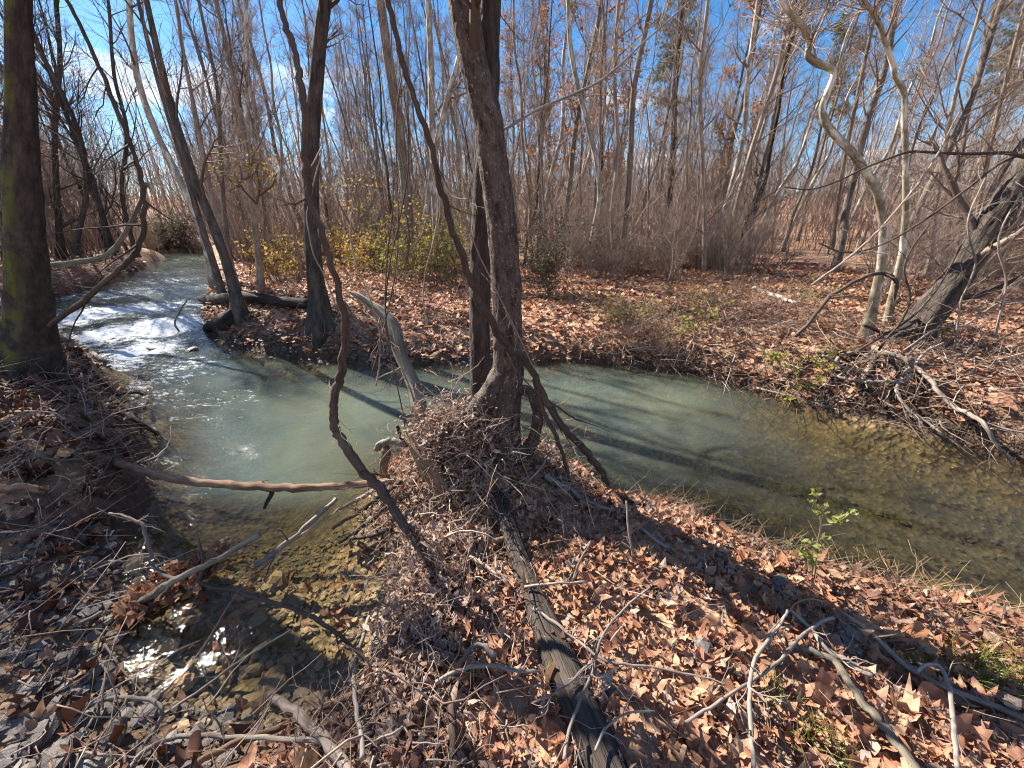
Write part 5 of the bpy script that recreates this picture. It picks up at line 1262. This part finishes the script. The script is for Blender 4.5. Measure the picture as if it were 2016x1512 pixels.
twiglets(tw, np.stack([x, y, z + g.uniform(.01, .06, len(x))], 1)[:1300], np.clip(g.gamma(2.5, .05, len(x)), .04, .4)[:1300], .0014, .25)
x, y, z, d = scatter(3600, -5.5, -1.0, .4, 4.4, lambda x, y, d: d > -.05, g)
twiglets(tw, np.stack([x, y, z + g.uniform(.01, .12, len(x))], 1), np.clip(g.gamma(2.5, .09, len(x)), .05, .6), np.clip(g.gamma(3, .0010, len(x)), .001, .006), .45)
tw.build('ground_twigs', M['litter_twig'], ground, kind='stuff')
tw = MB(); x, y, z, d = scatter(9000, 1.5, 8.5, 3.0, 6.2, lambda x, y, d: (d > -.1) & (d < 1.7) & (y > 3.0 + .0 * x), g)
x, y, z = x[:2600], y[:2600], z[:2600]
twiglets(tw, np.stack([x, y, z + g.uniform(.01, .22, len(x))], 1), np.clip(g.gamma(2.5, .14, len(x)), .08, .9), np.clip(g.gamma(3, .0012, len(x)), .0012, .007), .6)
x, y, z, d = scatter(6000, -8, 8, 4.5, 9.5, lambda x, y, d: (d > .1), g)
x, y, z = x[:500], y[:500], z[:500]
twiglets(tw, np.stack([x, y, z + g.uniform(.01, .15, len(x))], 1), np.clip(g.gamma(2.5, .14, len(x)), .08, .8), np.clip(g.gamma(3, .0012, len(x)), .0015, .006), .5)
tw.build('ground_twigs', M['litter_twig'], ground, kind='stuff')
# straw and dead stalks combed along the spit shore
sw = MB(); x, y, z, d = scatter(16000, .3, 3.8, .6, 2.7, lambda x, y, d: (d > -.03) & (d < .32), g); k = g.uniform(size=len(x)) < np.exp(-d / .13) * sstep(.3, 1.2, x); x, y, z = x[k], y[k], z[k]
D_ = np.stack([g.normal(.8, .6, len(x)), g.normal(-.3, .5, len(x)), np.abs(g.normal(.15, .3, len(x)))], 1)
sw.tubes(grow(np.stack([x, y, z + .01], 1), D_, g.uniform(.08, .28, len(x)), 4, .2, -.05, g), .0015, .0008, 3)
sw.build('dry_straw', M['straw'], ground, kind='stuff')
# hanging rootlets under the cut bank on the far right
rt = MB(); x, y, z, d = scatter(9000, 1.0, 7, 2.6, 5.6, lambda x, y, d: (d > .02) & (d < .35) & (y > 3.2 - .1 * x), g); x, y, z = x[:900], y[:900], z[:900]
D_ = np.stack([g.normal(-.2, .5, len(x)), g.normal(-.6, .4, len(x)), g.normal(-.6, .4, len(x))], 1)
rt.tubes(grow(np.stack([x, y, z + .05], 1), D_, g.uniform(.1, .4, len(x)), 5, .25, -.06, g), .003, .001, 3)
rt.build('rootlets', M['rootwood'], ground, kind='stuff')

# ------------------------------------------------------------------ small live plants
def tuft(u, v, n, L, label, mat='grass', spread=.05):
    p = ong(u, v); g2 = np.random.default_rng(int(u))
    b = np.array(p) + np.column_stack([g2.normal(0, spread, n), g2.normal(0, spread, n), np.full(n, -.01)])
    D = np.column_stack([g2.normal(0, .6, n), g2.normal(0, .6, n), np.full(n, 1.)])
    mb = MB(); mb.tubes(grow(b, D, L * g2.uniform(.5, 1.1, n), 5, .12, -.12, g2), .0022, .0007, 3)
    mb.build('grass_tuft', M[mat], None, label=label, cat='grass', group='green grass tufts on the spit')
tuft(1955, 1345, 170, .16, 'largest green grass tuft at the right edge of the spit', spread=.07)
tuft(1605, 1490, 90, .13, 'grass tuft beside the thick greenish branch at the bottom')
tuft(1530, 1385, 60, .10, 'small grass tuft between the bent branch and the greenish one')
tuft(1490, 1110, 40, .10, 'tiny grass tuft at the top of the spit shore')
tuft(1790, 1300, 60, .10, 'grass tuft under the bleached branch')
tuft(955, 935, 60, .10, 'mossy grass patch at the foot of the forked trunk', spread=.06)

def sprig(label, stems, n, size, mat, name='leafy_sprig', group=None, twm='twig_tan', tw=8, twl=.12):
    g2 = np.random.default_rng(abs(hash(label)) % 1000 if False else len(label) * 7)
    e = None; sb = MB(); lb = MB()
    for pts in stems:
        sp = trace(pts, 6)
        if e is None: e = link(name, None, None, label, 'plant', group, loc=tuple(sp[0, :3]))
        sb.tubes(sp[None, :, :3], sp[None, :, 3], None, 5)
        p, d, pi, t = spawn(sp[None, :, :3], tw, .3, 1, (.5, 1.1), g2); A = grow(p, d, twl * g2.uniform(.5, 1.2, tw), 4, .15, .02, g2); sb.tubes(A, .001, .0006, 3)
        F = A[:, 1:].reshape(-1, 3); F = F[g2.choice(len(F), min(n, len(F)), False)]
        leaves(lb, F + g2.normal(0, .008, F.shape), size * g2.uniform(.6, 1.2, len(F)), .8, ['oval'], g2)
    o = sb.build('stem', M[twm], e); o.location = -e.location
    o = lb.build('foliage', M[mat], e); o.location = -e.location
yp = base_y(1592, 1138)
sprig('small green-leaved seedling at the water edge of the spit', [[(1604, 1138, yp, 5), (1608, 1080, yp, 4.5), (1616, 1035, yp, 4), (1612, 1005, yp, 3.5), (1600, 985, yp, 3)], [(1616, 1035, yp, 3.5), (1645, 1030, yp, 3), (1678, 1008, yp - .02, 2.5)], [(1590, 1138, yp, 4), (1585, 1100, yp - .02, 3.5), (1560, 1062, yp - .03, 3)],
       [(1598, 1138, yp, 4), (1600, 1095, yp - .03, 3), (1600, 1060, yp - .04, 2.5)]], 22, .034, 'leaf_green', 'seedling', tw=9, twl=.05)
for i, (u0, v0, u1, v1, lb) in enumerate(((1560, 760, 1552, 690, 'yellow-green leafy sprig on the bank left of the fallen branches'), (1600, 770, 1553, 785, 'yellow leafy sprig dipping to the right waterline'), (1640, 745, 1628, 700, 'leafy sprig beside the bent root'), (1400, 660, 1412, 600, 'yellow-green sprig on the far bank brambles'), (1680, 790, 1600, 740, 'sprig trailing over the grey elbowed branch'), (1350, 690, 1365, 640, 'low leafy sprig above the far waterline'), (1850, 680, 1845, 620, 'green sprig at the foot of the leaning dark trunk'))):
    y_ = (4.35, 4.2, 4.2, 5.4, 4.1, 5.2, 4.55)[i]
    sprig(lb, [[(u0, v0, y_, 4), ((u0 + u1) / 2 + 8, (v0 + v1) / 2, y_, 3), (u1, v1, y_, 2)], [(u0, v0, y_, 4), ((u0 + u1) / 2 - 14, (v0 + v1) / 2 + 6, y_, 3), (u1 - 26, v1 + 12, y_, 2)]], 26, .062, 'leaf_yellowgreen', group='leafy sprigs on the right bank', tw=9, twl=.2)
for u, v, h, w, lb in ((505, 350, 40, 2.4, 'cluster of yellow leaves still on a slim bank tree'), (470, 330, 30, 2.0, 'smaller yellow leaf cluster among the slim bank trees'), (700, 380, 60, 2.4, 'sparse yellow leafy spray behind the straight bank trunk'), (800, 440, 60, 2.4, 'yellow leafy spray behind the snag')):
    sprig(lb, [[(u, v + h * 1.3, 7.8, 5), (u + 6, v + h * .5, 7.8, 4), (u, v - h * .4, 7.8, 3)], [(u, v + h * 1.3, 7.8, 5), (u - 25, v + h * .6, 7.7, 4), (u - 40, v, 7.7, 3)], [(u, v + h, 7.8, 5), (u + 30, v + h * .4, 7.9, 4), (u + 40, v - 10, 7.9, 3)]], 26, .075, 'leaf_yellow', 'leaf_spray', 'yellow leaf sprays on the far bank', 'twig', tw=16, twl=.45)
